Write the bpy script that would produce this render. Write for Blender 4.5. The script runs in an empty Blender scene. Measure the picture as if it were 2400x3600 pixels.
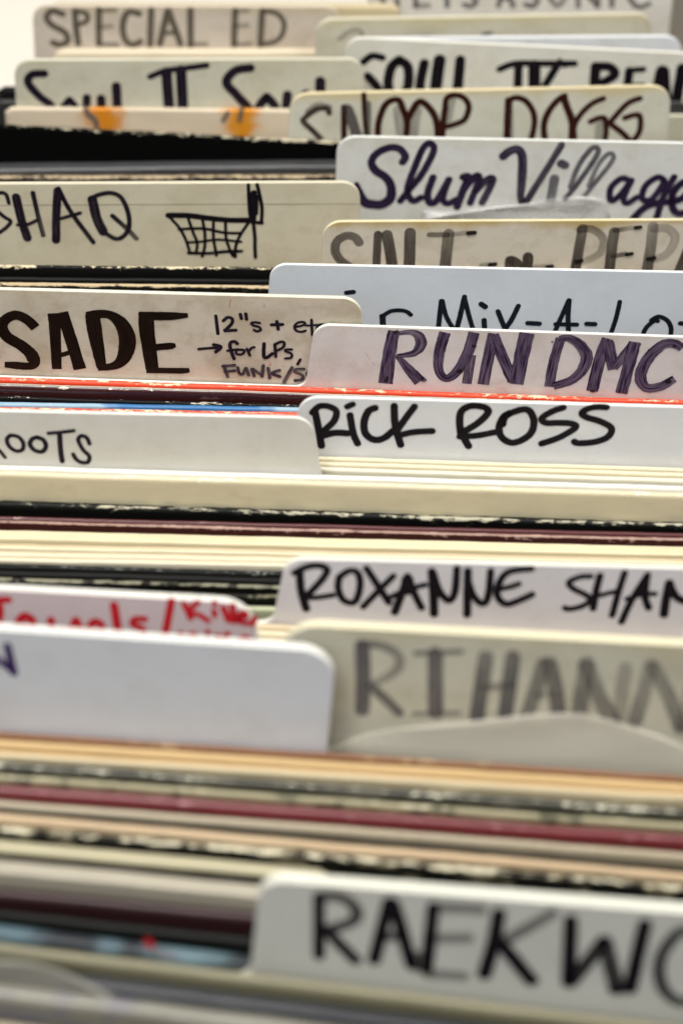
import bpy, bmesh, math, random
from mathutils import Vector, noise as mnoise
random.seed(7)
SC = bpy.context.scene
COL = SC.collection
R = math.radians

# ------------------------------------------------------------------ camera
W, H = 2400.0, 3600.0
FPX = 9000.0
TH, RO, DIST = R(35), R(1.9), 0.945
FWD = Vector((0, math.cos(TH), -math.sin(TH)))
R0, U0 = Vector((1, 0, 0)), Vector((0, math.sin(TH), math.cos(TH)))
CR = R0 * math.cos(RO) + U0 * math.sin(RO)
CU = -R0 * math.sin(RO) + U0 * math.cos(RO)
CPOS = -FWD * DIST
cam = bpy.data.cameras.new('camera')
camo = bpy.data.objects.new('camera', cam)
COL.objects.link(camo)
from mathutils import Matrix
M3 = Matrix((CR, CU, -FWD)).transposed()
camo.matrix_world = Matrix.Translation(CPOS) @ M3.to_4x4()
cam.sensor_fit = 'VERTICAL'
cam.sensor_height = 36.0
cam.sensor_width = 24.0
cam.lens = 90.0
cam.clip_start, cam.clip_end = 0.02, 60
cam.dof.use_dof = True
cam.dof.focus_distance = 1.022
cam.dof.aperture_fstop = 5.9
cam.dof.aperture_blades = 9
SC.camera = camo

# ------------------------------------------------------------------ light
wd = bpy.data.worlds.new('World')
SC.world = wd
wd.use_nodes = True
bg = wd.node_tree.nodes['Background']
bg.inputs[0].default_value = (0.95, 0.97, 1.0, 1)
bg.inputs[1].default_value = 0.06
SC.view_settings.view_transform = 'Standard'
SC.view_settings.look = 'None'
SC.view_settings.exposure = 0.0
SC.view_settings.gamma = 1.0
SC.render.film_transparent = False
SC.cycles.max_bounces = 8
SC.cycles.transparent_max_bounces = 24


def area(name, loc, target, sx, sy, power, col):
    l = bpy.data.lights.new(name, 'AREA')
    l.shape = 'RECTANGLE'
    l.size, l.size_y = sx, sy
    l.energy = power
    l.color = col
    o = bpy.data.objects.new(name, l)
    COL.objects.link(o)
    o.location = loc
    d = Vector(target) - Vector(loc)
    o.rotation_euler = d.to_track_quat('-Z', 'Y').to_euler()
    return o


area('overhead_light', (-0.35, -0.50, 2.0), (0, 0.1, 0), 0.45, 1.8, 48, (1.0, 0.968, 0.90))
area('overhead_light', (0.85, -0.60, 2.0), (0, 0.1, 0), 0.45, 1.8, 33, (1.0, 0.968, 0.90))
area('overhead_light', (-0.5, 1.3, 1.9), (-0.4, 1.0, 0), 0.6, 0.6, 9, (1.0, 0.985, 0.95))  # extra unseen lamp, added to blow out the rear counter
area('front_fill_light', (-0.9, -1.9, 1.35), (0, 0.1, 0), 1.6, 1.2, 14, (0.92, 0.97, 1.0))  # unseen fill lamp, added in front to brighten the upright faces


# ------------------------------------------------------------------ pixels to rays
def ray(px, py):
    return (FWD + CR * ((px - W / 2) / FPX) - CU * ((py - H / 2) / FPX))


def hit_z(px, py, z):
    d = ray(px, py)
    return CPOS + d * ((z - CPOS.z) / d.z)


def hit_y(px, py, y):
    d = ray(px, py)
    return CPOS + d * ((y - CPOS.y) / d.y)


def hit_plane(px, py, o, n):
    d = ray(px, py)
    return CPOS + d * ((o - CPOS).dot(n) / d.dot(n))


# ------------------------------------------------------------------ node helpers
def new_mat(name):
    m = bpy.data.materials.new(name)
    m.use_nodes = True
    nt = m.node_tree
    for n in list(nt.nodes):
        nt.nodes.remove(n)
    return m, nt


def nd(nt, t, **kw):
    n = nt.nodes.new(t)
    for k, v in kw.items():
        if k.startswith('i_'):
            key = k[2:]
            key = int(key) if key.isdigit() else key.replace('_', ' ')
            n.inputs[key].default_value = v
        else:
            setattr(n, k, v)
    return n


def mth(nt, op, a, b=None, c=None, clamp=False):
    n = nt.nodes.new('ShaderNodeMath')
    n.operation = op
    n.use_clamp = clamp
    for i, v in enumerate((a, b, c)):
        if v is None:
            continue
        if isinstance(v, (int, float)):
            n.inputs[i].default_value = v
        else:
            nt.links.new(v, n.inputs[i])
    return n.outputs[0]


def mixc(nt, f, a, b):
    n = nt.nodes.new('ShaderNodeMix')
    n.data_type = 'RGBA'
    for sock, v in ((n.inputs[0], f), (n.inputs[6], a), (n.inputs[7], b)):
        if isinstance(v, (int, float)):
            sock.default_value = v
        elif isinstance(v, tuple):
            sock.default_value = (v[0], v[1], v[2], 1)
        else:
            nt.links.new(v, sock)
    return n.outputs[2]


def smooth(nt, x, a, b):
    n = nt.nodes.new('ShaderNodeMapRange')
    n.interpolation_type = 'SMOOTHSTEP'
    nt.links.new(x, n.inputs[0])
    n.inputs[1].default_value = a
    n.inputs[2].default_value = b
    return n.outputs[0]


def noise(nt, vec, scale3, scale, detail=4.0, rough=0.6, off=(0, 0, 0)):
    mp = nd(nt, 'ShaderNodeMapping')
    nt.links.new(vec, mp.inputs[0])
    mp.inputs['Location'].default_value = off
    mp.inputs['Scale'].default_value = scale3
    n = nd(nt, 'ShaderNodeTexNoise')
    nt.links.new(mp.outputs[0], n.inputs['Vector'])
    n.inputs['Scale'].default_value = scale
    n.inputs['Detail'].default_value = detail
    n.inputs['Roughness'].default_value = rough
    return n.outputs[0]


def finish(nt, base, rough, bump=None, bstr=0.1, bdist=0.0002, spec=0.5, coat=0.0):
    b = nd(nt, 'ShaderNodeBsdfPrincipled')
    if isinstance(base, tuple):
        b.inputs['Base Color'].default_value = (*base, 1)
    else:
        nt.links.new(base, b.inputs['Base Color'])
    if isinstance(rough, (int, float)):
        b.inputs['Roughness'].default_value = rough
    else:
        nt.links.new(rough, b.inputs['Roughness'])
    b.inputs['Specular IOR Level'].default_value = spec
    b.inputs['Coat Weight'].default_value = coat
    b.inputs['Coat Roughness'].default_value = 0.12
    if bump is not None:
        bn = nd(nt, 'ShaderNodeBump')
        bn.inputs['Strength'].default_value = bstr
        bn.inputs['Distance'].default_value = bdist
        nt.links.new(bump, bn.inputs['Height'])
        nt.links.new(bn.outputs[0], b.inputs['Normal'])
    o = nd(nt, 'ShaderNodeOutputMaterial')
    nt.links.new(b.outputs[0], o.inputs[0])
    return b


def rnd3():
    return (random.uniform(-9, 9), random.uniform(-9, 9), random.uniform(-9, 9))


def card_mat(col, edge=False, grime=0.3, yellow=None, yamt=0.0, rough=0.34, yband=0.006):
    """aged white plastic: mottled grime, fine scratches, yellowing along the top rim"""
    m, nt = new_mat('card_plastic')
    uv = nd(nt, 'ShaderNodeUVMap', uv_map='UVMap').outputs[0]
    n1 = noise(nt, uv, (1, 1, 1), 38, 6, 0.65, rnd3())
    n2 = noise(nt, uv, (1, 1, 1), 420, 4, 0.7, rnd3())
    n3 = noise(nt, uv, (0.8, 1.0, 1), 130, 6, 0.72, rnd3())
    dirt = (col[0] * 0.62, col[1] * 0.57, col[2] * 0.46)
    f1 = mth(nt, 'MULTIPLY', smooth(nt, n1, 0.42, 0.68), grime)
    f2 = mth(nt, 'MULTIPLY', smooth(nt, n3, 0.48, 0.7), grime * 0.8)
    c = mixc(nt, f1, col, dirt)
    c = mixc(nt, f2, c, dirt)
    sp = mth(nt, 'MULTIPLY', smooth(nt, n2, 0.64, 0.74), grime * 0.9)
    c = mixc(nt, sp, c, (0.2, 0.17, 0.12))
    if yellow:
        sx = nd(nt, 'ShaderNodeSeparateXYZ')
        nt.links.new(uv, sx.inputs[0])
        v = mth(nt, 'ADD', sx.outputs[1], mth(nt, 'MULTIPLY', mth(nt, 'SUBTRACT', n1, 0.5), yband * 2.2))
        ym = smooth(nt, v, -yband, 0.0)
        c = mixc(nt, mth(nt, 'MULTIPLY', ym, yamt), c, yellow)
    # hairline scratches
    sc = noise(nt, uv, (3.0, 0.12, 1), 900, 2, 0.5, rnd3())
    sm = mth(nt, 'MULTIPLY', smooth(nt, sc, 0.70, 0.74), 0.16 * (0.4 + grime))
    c = mixc(nt, sm, c, (min(1, col[0] * 1.15), min(1, col[1] * 1.15), min(1, col[2] * 1.15)))
    rg = mth(nt, 'ADD', rough - 0.05, mth(nt, 'MULTIPLY', n1, 0.16))
    finish(nt, c, rg, n2, 0.12, 0.00008, 0.5)
    return m


INKS = {}


def ink_mat(name, dark, light, streak=0.4, spec=0.4, rough=0.35, alpha=1.0):
    if name in INKS:
        return INKS[name]
    m, nt = new_mat(name)
    uv = nd(nt, 'ShaderNodeUVMap', uv_map='UVMap').outputs[0]
    at = nd(nt, 'ShaderNodeAttribute', attribute_name='dens').outputs['Fac']
    s1 = noise(nt, uv, (0.02, 0.26, 1), 3.2, 4, 0.7)
    s2 = noise(nt, uv, (0.05, 0.7, 1), 2.0, 3, 0.6)
    s3 = noise(nt, uv, (0.5, 0.5, 1), 1.4, 5, 0.75)
    s = mth(nt, 'ADD', mth(nt, 'MULTIPLY', s1, 0.7), mth(nt, 'MULTIPLY', s2, 0.3))
    k = smooth(nt, s, 0.38, 0.62)
    c = mixc(nt, mth(nt, 'MULTIPLY', k, streak * 1.2, clamp=True), dark, light)
    # density: streaks and speckle eat into thin ink
    a = mth(nt, 'SUBTRACT', at, mth(nt, 'MULTIPLY', k, mth(nt, 'MULTIPLY', streak, 0.62)))
    a = mth(nt, 'SUBTRACT', a, mth(nt, 'MULTIPLY', mth(nt, 'SUBTRACT', s3, 0.45), streak * 0.5))
    a = mth(nt, 'MULTIPLY', a, alpha, clamp=True)
    b = finish(nt, c, rough, None, spec=0.16)
    nt.links.new(a, b.inputs['Alpha'])
    INKS[name] = m
    return m


def sleeve_mat(face, core=None, corew=0.0, wear=(0.62, 0.56, 0.44), wamt=0.5, rough=0.45, patch=None,
               stripes=None, grain=0.25, coat=0.0, blobs=None, spec=0.45):
    """printed cardboard: scuffed rim, mid line of paper core and painted gap shade, fine edge lines"""
    if max(face) < 0.03:
        face = tuple(x * 0.45 for x in face)
        spec = min(spec, 0.12)
    m, nt = new_mat('sleeve_board')
    uv = nd(nt, 'ShaderNodeUVMap', uv_map='UVMap').outputs[0]     # x metres along, y across 0..1 on the top
    at = nd(nt, 'ShaderNodeAttribute', attribute_name='wear').outputs['Fac']
    tc = nd(nt, 'ShaderNodeTexCoord').outputs['Object']
    sx = nd(nt, 'ShaderNodeSeparateXYZ')
    nt.links.new(uv, sx.inputs[0])
    nA = noise(nt, tc, (1, 3, 3), random.uniform(22, 60), 5, 0.65, rnd3())
    nB = noise(nt, tc, (1, random.uniform(1.5, 4), random.uniform(1.5, 4)), random.uniform(150, 420), 4, random.uniform(0.6, 0.78), rnd3())
    nC = noise(nt, tc, (0.12, 8, 8), 260, 3, 0.6, rnd3())
    dk = tuple(x * 0.62 for x in face)
    c = mixc(nt, mth(nt, 'MULTIPLY', smooth(nt, nA, 0.4, 0.75), grain), face, dk)
    if patch:
        pm = smooth(nt, noise(nt, tc, (1, 1.5, 1.5), patch[1], 3, 0.55, rnd3()), patch[2], patch[2] + 0.08)
        c = mixc(nt, pm, c, patch[0])
    if blobs:
        for (u0, sg, bc, amt) in blobs:
            nD = noise(nt, tc, (1, 1, 1), 110, 4, 0.7, rnd3())
            d = mth(nt, 'ABSOLUTE', mth(nt, 'SUBTRACT', mth(nt, 'ADD', sx.outputs[0],
                    mth(nt, 'MULTIPLY', mth(nt, 'SUBTRACT', nD, 0.5), sg * 1.5)), u0))
            d = mth(nt, 'ADD', d, mth(nt, 'MULTIPLY', mth(nt, 'SUBTRACT', nA, 0.5), sg * 1.0))
            c = mixc(nt, mth(nt, 'MULTIPLY', mth(nt, 'SUBTRACT', 1.0, smooth(nt, d, sg * 0.15, sg)), amt), c, bc)
    if core:
        d = mth(nt, 'ABSOLUTE', mth(nt, 'SUBTRACT', sx.outputs[1], 0.5))
        cm = mth(nt, 'SUBTRACT', 1.0, smooth(nt, d, corew * 0.75, corew))
        c = mixc(nt, cm, c, core)
    if stripes:
        wv = mth(nt, 'FRACT', mth(nt, 'MULTIPLY', mth(nt, 'ADD', sx.outputs[1],
                 mth(nt, 'MULTIPLY', nC, 0.06)), stripes[1]))
        sm = mth(nt, 'MULTIPLY', smooth(nt, wv, 0.72, 0.86), stripes[2])
        c = mixc(nt, sm, c, stripes[0])
    wn = mth(nt, 'ADD', mth(nt, 'MULTIPLY', nB, 0.62), mth(nt, 'MULTIPLY', nA, 0.5))
    thr = mth(nt, 'SUBTRACT', 0.80, mth(nt, 'MULTIPLY', at, wamt * 0.28))
    wm = smooth(nt, mth(nt, 'SUBTRACT', wn, thr), 0.0, 0.05)
    wm = mth(nt, 'MULTIPLY', wm, smooth(nt, at, 0.03, 0.25))
    c = mixc(nt, wm, c, wear)
    rg = mth(nt, 'ADD', rough, mth(nt, 'MULTIPLY', wm, 0.3), clamp=True)
    finish(nt, c, rg, nB, 0.25, 0.00015, spec, coat)
    return m


# ------------------------------------------------------------------ object helpers
def put(name, me, parent=None, mats=()):
    o = bpy.data.objects.new(name, me)
    COL.objects.link(o)
    for m in mats:
        me.materials.append(m)
    if parent:
        o.parent = parent
    return o


def empty(name, loc=(0, 0, 0)):
    o = bpy.data.objects.new(name, None)
    o.empty_display_size = 0.02
    COL.objects.link(o)
    o.location = loc
    return o


def tag(o, label, cat, group=None):
    o['label'] = label
    o['category'] = cat
    if group:
        o['group'] = group
    return o


FLOOR = -0.300
prev = None           # front line of the nearest thing placed so far: function x -> y
DBG = []


def solve(rows, ztarget, gap=0.0007, maxgap=0.0025, zdrop=0.010):
    """top edge seen through two pixels -> two points of the edge, standing right in front of the last thing placed"""
    (x0, y0), (x1, y1) = rows
    s = (y1 - y0) / (x1 - x0)
    pts, info = [], []
    zz = ztarget if isinstance(ztarget, tuple) else (ztarget, ztarget)
    for px, ztarget in zip((0, 2400), zz):
        py = y0 + (px - x0) * s
        q = hit_z(px, py, ztarget)
        if prev is not None:
            yt = prev(q.x) - gap
            y = min(yt, q.y)
            y = max(y, yt - maxgap)
            if abs(y - q.y) > 1e-9:
                q = hit_y(px, py, y)
            if q.z < ztarget - zdrop:
                q = hit_z(px, py, ztarget - zdrop)
                y = q.y
            info.append((round((yt - y) * 1000, 1), round(q.z * 1000, 1)))
        pts.append(q)
    return pts[0], pts[1], info


def setprev(QL, QR, t):
    global prev
    a = (QR.y - QL.y) / (QR.x - QL.x)
    y0, x0 = QL.y - t, QL.x
    prev = lambda x: y0 + a * (x - x0)


GROUP_S = 'record sleeves packed in the bin'


def sleeve(rows, label, mat, t=3.2, z=0.0, xl=-0.158, xr=0.158, maxgap=0.5, r=None, name='record_sleeve',
           cat='record sleeve', wav=0.00035, group=GROUP_S, sag=None, gap=0.7, groove=None):
    t /= 1000.0
    QL, QR, info = solve(rows, tuple(q / 1000.0 for q in z) if isinstance(z, tuple) else z / 1000.0, maxgap=maxgap / 1000.0, gap=gap / 1000.0)
    DBG.append((label[:40], info))
    setprev(QL, QR, t)
    hd = Vector((QR.x - QL.x, QR.y - QL.y, 0))
    L = hd.length
    hd.normalize()
    nrm = Vector((hd.y, -hd.x, 0))          # towards the viewer
    sz = (QR.z - QL.z) / L
    u0 = (xl - QL.x) / hd.x
    u1 = (xr - QL.x) / hd.x
    base = Vector((QL.x, QL.y, 0)) + hd * ((u0 + u1) / 2)
    base.z = FLOOR
    r = min(t * 0.47, 0.0024) if r is None else r / 1000.0
    prof = []                                # (depth from back, height from top, wear, across)
    prof += [(0, -0.06, 0, 0), (0, -0.012, 0, 0), (0, -0.004, 0.1, 0), (0, -r - 0.0010, 0.5, 0)]
    for k in range(5):
        a = math.pi / 2 * k / 4
        prof.append((r - r * math.cos(a), -r + r * math.sin(a), (0.5, 0.75, 0.95, 1.0, 0.9)[k], (r - r * math.cos(a)) / t))
    # the open mouth of the jacket: one or two slits between the boards
    if groove is None:
        groove = [] if t < 0.0032 else ([random.uniform(0.42, 0.58)] if t < 0.0045 else [random.uniform(0.3, 0.38), random.uniform(0.6, 0.7)])
        if random.random() < 0.25:
            groove = []
    for g in groove:
        hw = random.uniform(0.00018, 0.00032)
        d0 = t * g
        prof += [(d0 - hw - 0.00012, 0.0, 0.7, g), (d0 - hw, -0.00015, 0.6, g), (d0 - hw * 0.8, -0.0022, 0, g), (d0 + hw * 0.8, -0.0022, 0, g),
                 (d0 + hw, -0.00015, 0.6, g), (d0 + hw + 0.00012, 0.0, 0.7, g)]
    if t > 2.4 * r and not groove:
        prof.append((t * 0.36, 0.00005, 0.55, 0.36))
        prof.append((t * 0.5, 0.00008, 0.45, 0.5))
        prof.append((t * 0.64, 0.00005, 0.55, 0.64))
    for k in range(5):
        a = math.pi / 2 * k / 4
        prof.append((t - r + r * math.sin(a), -r + r * math.cos(a), (0.9, 1.0, 0.9, 0.72, 0.5)[k], (t - r + r * math.sin(a)) / t))
    prof += [(t, -r - 0.0008, 0.4, 1), (t, -r - 0.0022, 0.25, 1), (t, -0.006, 0.12, 1), (t, -0.012, 0.05, 1), (t, -0.06, 0, 1),
             (t, None, 0, 1), (0, None, 0, 0)]
    NS = 90
    seed = random.uniform(0, 50)
    bm = bmesh.new()
    uvl = bm.loops.layers.uv.new('UVMap')
    wl = bm.verts.layers.float.new('wear')
    rings = []
    for i in range(NS + 1):
        u = u0 + (u1 - u0) * i / NS
        zt = QL.z + sz * u
        wz = (mnoise.noise(Vector((u * 38, seed, 0))) * 0.6 + mnoise.noise(Vector((u * 130, seed, 3))) * 0.4) * wav
        wy = mnoise.noise(Vector((u * 14, seed, 9))) * 0.00022
        if sag:
            wz += sag(u)
        # soft blunt corners at the two ends
        e = min(u - u0, u1 - u) / 0.004
        cz = -0.0025 * (1 - min(1, e)) ** 2
        ring = []
        for (d, h, w, ac) in prof:
            p = Vector((QL.x, QL.y, 0)) + hd * u + nrm * (d + wy)
            p.z = FLOOR if h is None else zt + wz + cz + h
            v = bm.verts.new(p - base)
            v[wl] = w
            ring.append((v, u, ac))
        rings.append(ring)
    n = len(prof)
    for i in range(NS):
        for k in range(n):
            k2 = (k + 1) % n
            q = [rings[i][k], rings[i][k2], rings[i + 1][k2], rings[i + 1][k]]
            f = bm.faces.new([a[0] for a in q])
            f.smooth = True
            for lp, a in zip(f.loops, q):
                lp[uvl].uv = (a[1], a[2])
    for ring in (rings[0], rings[-1]):
        f = bm.faces.new([a[0] for a in ring])
        for lp, a in zip(f.loops, ring):
            lp[uvl].uv = (a[1], a[2])
    bmesh.ops.recalc_face_normals(bm, faces=bm.faces[:])
    me = bpy.data.meshes.new(name)
    bm.to_mesh(me)
    bm.free()
    o = put(name, me, None, (mat,))
    o.location = base
    tag(o, label, cat, group)
    o_front = Vector((QL.x, QL.y, 0)) + nrm * t
    return o, (o_front, hd, Vector((0, 0, 1)), nrm, QL)


# ------------------------------------------------------------------ ink strokes on a plane
def spline(pts, n=7):
    if len(pts) < 3:
        (a, b) = pts
        return [tuple(a[k] + (b[k] - a[k]) * i / 6 for k in range(len(a))) for i in range(7)]
    out = []
    P = [pts[0]] + list(pts) + [pts[-1]]
    for i in range(1, len(P) - 2):
        p0, p1, p2, p3 = P[i - 1:i + 3]
        for k in range(n):
            t = k / n
            out.append(tuple(0.5 * ((2 * p1[j]) + (-p0[j] + p2[j]) * t + (2 * p0[j] - 5 * p1[j] + 4 * p2[j] - p3[j]) * t * t
                                    + (-p0[j] + 3 * p1[j] - 3 * p2[j] + p3[j]) * t ** 3) for j in range(len(p1))))
    out.append(pts[-1])
    return out


def lettering(name, strokes, frame, org, scale, mat, parent, w0=40.0, dens=1.0, cap='round', lift=0.00006, rag=0.05, label=None, wordgap=1.7, ws=1.08):
    """one part per written word: strokes whose extents along the line lie close together"""
    def ext(st):
        o = st[-1] if isinstance(st[-1], dict) else {}
        xs = [p[0] + o.get('ox', 0) for p in st if not isinstance(p, dict)]
        h = max([p[2] for p in st if not isinstance(p, dict) and len(p) > 2] + [o.get('w', w0)]) / 2
        return min(xs) - h, max(xs) + h
    todo = sorted(((ext(st), i, st) for i, st in enumerate(strokes)), key=lambda a: a[0][0])
    groups, hi = [], None
    for (e, i, st) in todo:
        if hi is None or e[0] - hi > (0 if name in ('pen_dot', 'red_scratch', 'printed_mark', 'ghost_stroke') else wordgap * w0):
            groups.append([])
            hi = e[1]
        groups[-1].append((i, st))
        hi = max(hi, e[1])
    for g in groups:
        o = write(name, [st for _, st in sorted(g, key=lambda a: a[0])], frame, org, scale, mat, parent, w0, dens, cap, lift, rag, ws)
        if label:
            o['label'] = label


def write(name, strokes, frame, org, scale, mat, parent, w0, dens, cap, lift, rag, ws):
    """strokes: lists of (x, y[, w]) in a zoomed view whose corner is org and whose scale is scale; each stroke may end in a dict"""
    O, ud, vd, nn = frame[:4]
    pl = parent.matrix_world.inverted() if parent.parent is None and False else Matrix.Translation(-parent.location)
    bm = bmesh.new()
    uvl = bm.loops.layers.uv.new('UVMap')
    dl = bm.verts.layers.float.new('dens')
    cnt = 0
    for st in strokes:
        opt = {}
        if isinstance(st[-1], dict):
            opt = st[-1]
            st = st[:-1]
        wd_ = opt.get('w', w0)
        d0 = opt.get('d', dens)
        d1 = opt.get('d1', d0)
        P = []
        lastw = wd_
        for p in st:
            lastw = p[2] if len(p) > 2 else lastw
            P.append((p[0], p[1], lastw * ws))
        ox = opt.get('ox', 0)
        uvp = []
        for (x, y, w) in spline(P):
            px, py = org[0] + (x + ox) * scale, org[1] + y * scale
            h = hit_plane(px, py, O, nn)
            h2 = hit_plane(px + w * scale, py, O, nn)
            uvp.append(((h - O).dot(ud), (h - O).dot(vd), (h2 - h).length))
        cnt += 1
        off = lift + cnt * 0.000012
        # build ribbon
        N = len(uvp)
        seed = random.uniform(0, 90)
        lens = [0.0]
        for i in range(1, N):
            lens.append(lens[-1] + math.hypot(uvp[i][0] - uvp[i - 1][0], uvp[i][1] - uvp[i - 1][1]))
        tot = max(lens[-1], 1e-6)
        tang = []
        for i in range(N):
            a, b = uvp[max(0, i - 1)], uvp[min(N - 1, i + 1)]
            tx, ty = b[0] - a[0], b[1] - a[1]
            l = math.hypot(tx, ty) or 1e-9
            tang.append((tx / l, ty / l))
        sec = []
        AC = (-1, -0.5, 0, 0.5, 1)

        def mk(cx, cy, nx, ny, hw, ln, dn):
            row = []
            for a in AC:
                e = 1 + rag * (mnoise.noise(Vector((ln * 900, a * 7, seed))) + 0.6 * mnoise.noise(Vector((ln * 2600, a * 7, seed)))) if abs(a) == 1 else 1
                p = O + ud * (cx + nx * hw * a * e) + vd * (cy + ny * hw * a * e) + nn * off
                v = bm.verts.new(pl @ p)
                v[dl] = dn
                row.append((v, ln * 1000, seed + a * hw * 1000))
            sec.append(row)
        cp = opt.get('cap', cap)
        kr = 0.98 if cp == 'round' else 0.16
        angs = [80, 60, 40, 20] if cp == 'round' else [75, 35]
        (cx, cy, w) = uvp[0]
        for a in angs:
            mk(cx - tang[0][0] * w / 2 * kr * math.sin(R(a)), cy - tang[0][1] * w / 2 * kr * math.sin(R(a)), -tang[0][1], tang[0][0],
               w / 2 * (math.cos(R(a)) if cp == 'round' else (0.86 + 0.14 * math.cos(R(a)))), -w / 2 * math.sin(R(a)), d0)
        for i in range(N):
            (cx, cy, w) = uvp[i]
            mk(cx, cy, -tang[i][1], tang[i][0], w / 2, lens[i], d0 + (d1 - d0) * lens[i] / tot)
        (cx, cy, w) = uvp[-1]
        tg = tang[-1]
        for a in reversed(angs):
            mk(cx + tg[0] * w / 2 * kr * math.sin(R(a)), cy + tg[1] * w / 2 * kr * math.sin(R(a)), -tg[1], tg[0],
               w / 2 * (math.cos(R(a)) if cp == 'round' else (0.86 + 0.14 * math.cos(R(a)))), tot + w / 2 * math.sin(R(a)), d1)
        for i in range(len(sec) - 1):
            for k in range(len(AC) - 1):
                q = [sec[i][k], sec[i][k + 1], sec[i + 1][k + 1], sec[i + 1][k]]
                f = bm.faces.new([a[0] for a in q])
                for lp, a in zip(f.loops, q):
                    lp[uvl].uv = (a[1], a[2])
    me = bpy.data.meshes.new(name)
    bm.to_mesh(me)
    bm.free()
    o = put(name, me, parent, (mat,))
    return o


# ------------------------------------------------------------------ divider cards
def arc(cx, cy, r, a0, a1, n=9):
    return [(cx + r * math.cos(R(a0 + (a1 - a0) * i / n)), cy + r * math.sin(R(a0 + (a1 - a0) * i / n))) for i in range(n + 1)]


def card(rows, label, col, side, edge_px, t=1.6, z=28.0, H=28.0, rad=7.5, grime=0.3, yellow=None, yamt=0.6, edgecol=None,
         maxgap=4.0, rough=0.27, other_px=None, yband=0.006, fil=5.0):
    """side: 'L' tab at the left end of the card, 'R' at the right; edge_px: two pixels on the free side edge of the tab"""
    t /= 1000.0
    QL, QR, info = solve(rows, tuple(q / 1000.0 for q in z) if isinstance(z, tuple) else z / 1000.0, maxgap=9.0)
    DBG.append((label[:40], info))
    setprev(QL, QR, t)
    ud = (QR - QL).normalized()
    hd = Vector((ud.x, ud.y, 0)).normalized()
    nn = Vector((hd.y, -hd.x, 0))
    vd = ud.cross(nn)
    if vd.z < 0:
        vd = -vd
    O = QL + nn * t
    fr = (O, ud, vd, nn)

    def uv(p):
        h = hit_plane(p[0], p[1], O, nn)
        return (h - O).dot(ud), (h - O).dot(vd)
    e0, e1 = uv(edge_px[0]), uv(edge_px[1])
    k = (e1[0] - e0[0]) / (e1[1] - e0[1])
    Hm = H / 1000.0
    ut, ub = e0[0] + k * (0 - e0[1]), e0[0] + k * (-Hm - e0[1])
    uL, uR = ((-0.152 if side == 'R' else -0.166) - O.x) / ud.x, (0.163 - O.x) / ud.x
    if other_px:
        uo = uv(other_px)[0]
    else:
        uo = None
    r, f = rad / 1000.0, fil / 1000.0
    bot = FLOOR - O.z
    pts = []
    if side == 'R':
        b = uo if uo is not None else uR
        uR = max(uR, b)
        if b < uR - 0.002:
            pts += [(uL, bot), (uL, -Hm - 0.002), (uL + 0.002, -Hm), (ub - f, -Hm)] + arc(ub - f, -Hm + f, f, -90, 0, 6)[1:]
        else:
            pts += [(uL, bot), (uL, -Hm - 0.002), (uL + 0.002, -Hm), (ub - f, -Hm)] + arc(ub - f, -Hm + f, f, -90, 0, 6)[1:]
        pts += [(ut + a[0], a[1]) for a in arc(r, -r, r, 180, 90)]
        pts += arc(b - r, -r, r, 90, 0)
        if b < uR - 0.002:
            pts += arc(b + f, -Hm + f, f, 180, 270, 6) + [(uR, -Hm), (uR, bot)]
        else:
            pts += [(b, bot)]
    else:
        a_ = uo if uo is not None else uL
        uL = min(uL, a_)
        pts += [(a_, bot)]
        pts += arc(a_ + r, -r, r, 180, 90)
        pts += arc(ut - r, -r, r, 90, 0)
        pts += arc(ub + f, -Hm + f, f, 180, 270, 6) + [(uR - 0.002, -Hm), (uR, -Hm - 0.002), (uR, bot)]
    base = O + ud * ((uL + uR) / 2)
    base.z = FLOOR
    root = empty('divider_card', base)
    tag(root, label, 'divider card', 'divider cards in the record bin')
    bm = bmesh.new()
    uvl = bm.loops.layers.uv.new('UVMap')
    fv = [bm.verts.new(O + ud * p[0] + vd * p[1] - base) for p in pts]
    bv = [bm.verts.new(O + ud * p[0] + vd * p[1] - nn * t - base) for p in pts]
    ff = bm.faces.new(list(reversed(fv)))
    fb = bm.faces.new(bv)
    for lp in ff.loops:
        i = fv.index(lp.vert)
        lp[uvl].uv = pts[i]
    for lp in fb.loops:
        i = bv.index(lp.vert)
        lp[uvl].uv = (pts[i][0] + 3, pts[i][1])
    n = len(pts)
    for i in range(n):
        j = (i + 1) % n
        f_ = bm.faces.new((fv[i], fv[j], bv[j], bv[i]))
        f_.material_index = 1
        for lp, q in zip(f_.loops, ((i, 0), (j, 0), (j, t), (i, t))):
            lp[uvl].uv = (pts[q[0]][0] + q[1], pts[q[0]][1] + q[1])
    bmesh.ops.recalc_face_normals(bm, faces=bm.faces[:])
    for f_ in bm.faces:
        f_.smooth = False
    me = bpy.data.meshes.new('card_board')
    bm.to_mesh(me)
    bm.free()
    ec = edgecol or tuple(min(0.86, c * 1.12) for c in col)
    o = put('card_board', me, root, (card_mat(col, False, grime, yellow, yamt, rough, yband), card_mat(ec, True, grime * 0.45, rough=0.4)))
    md = o.modifiers.new('bevel', 'BEVEL')
    md.width = min(0.00025, t * 0.2)
    md.segments = 2
    md.limit_method = 'ANGLE'
    md.angle_limit = R(60)
    return root, fr


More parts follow.
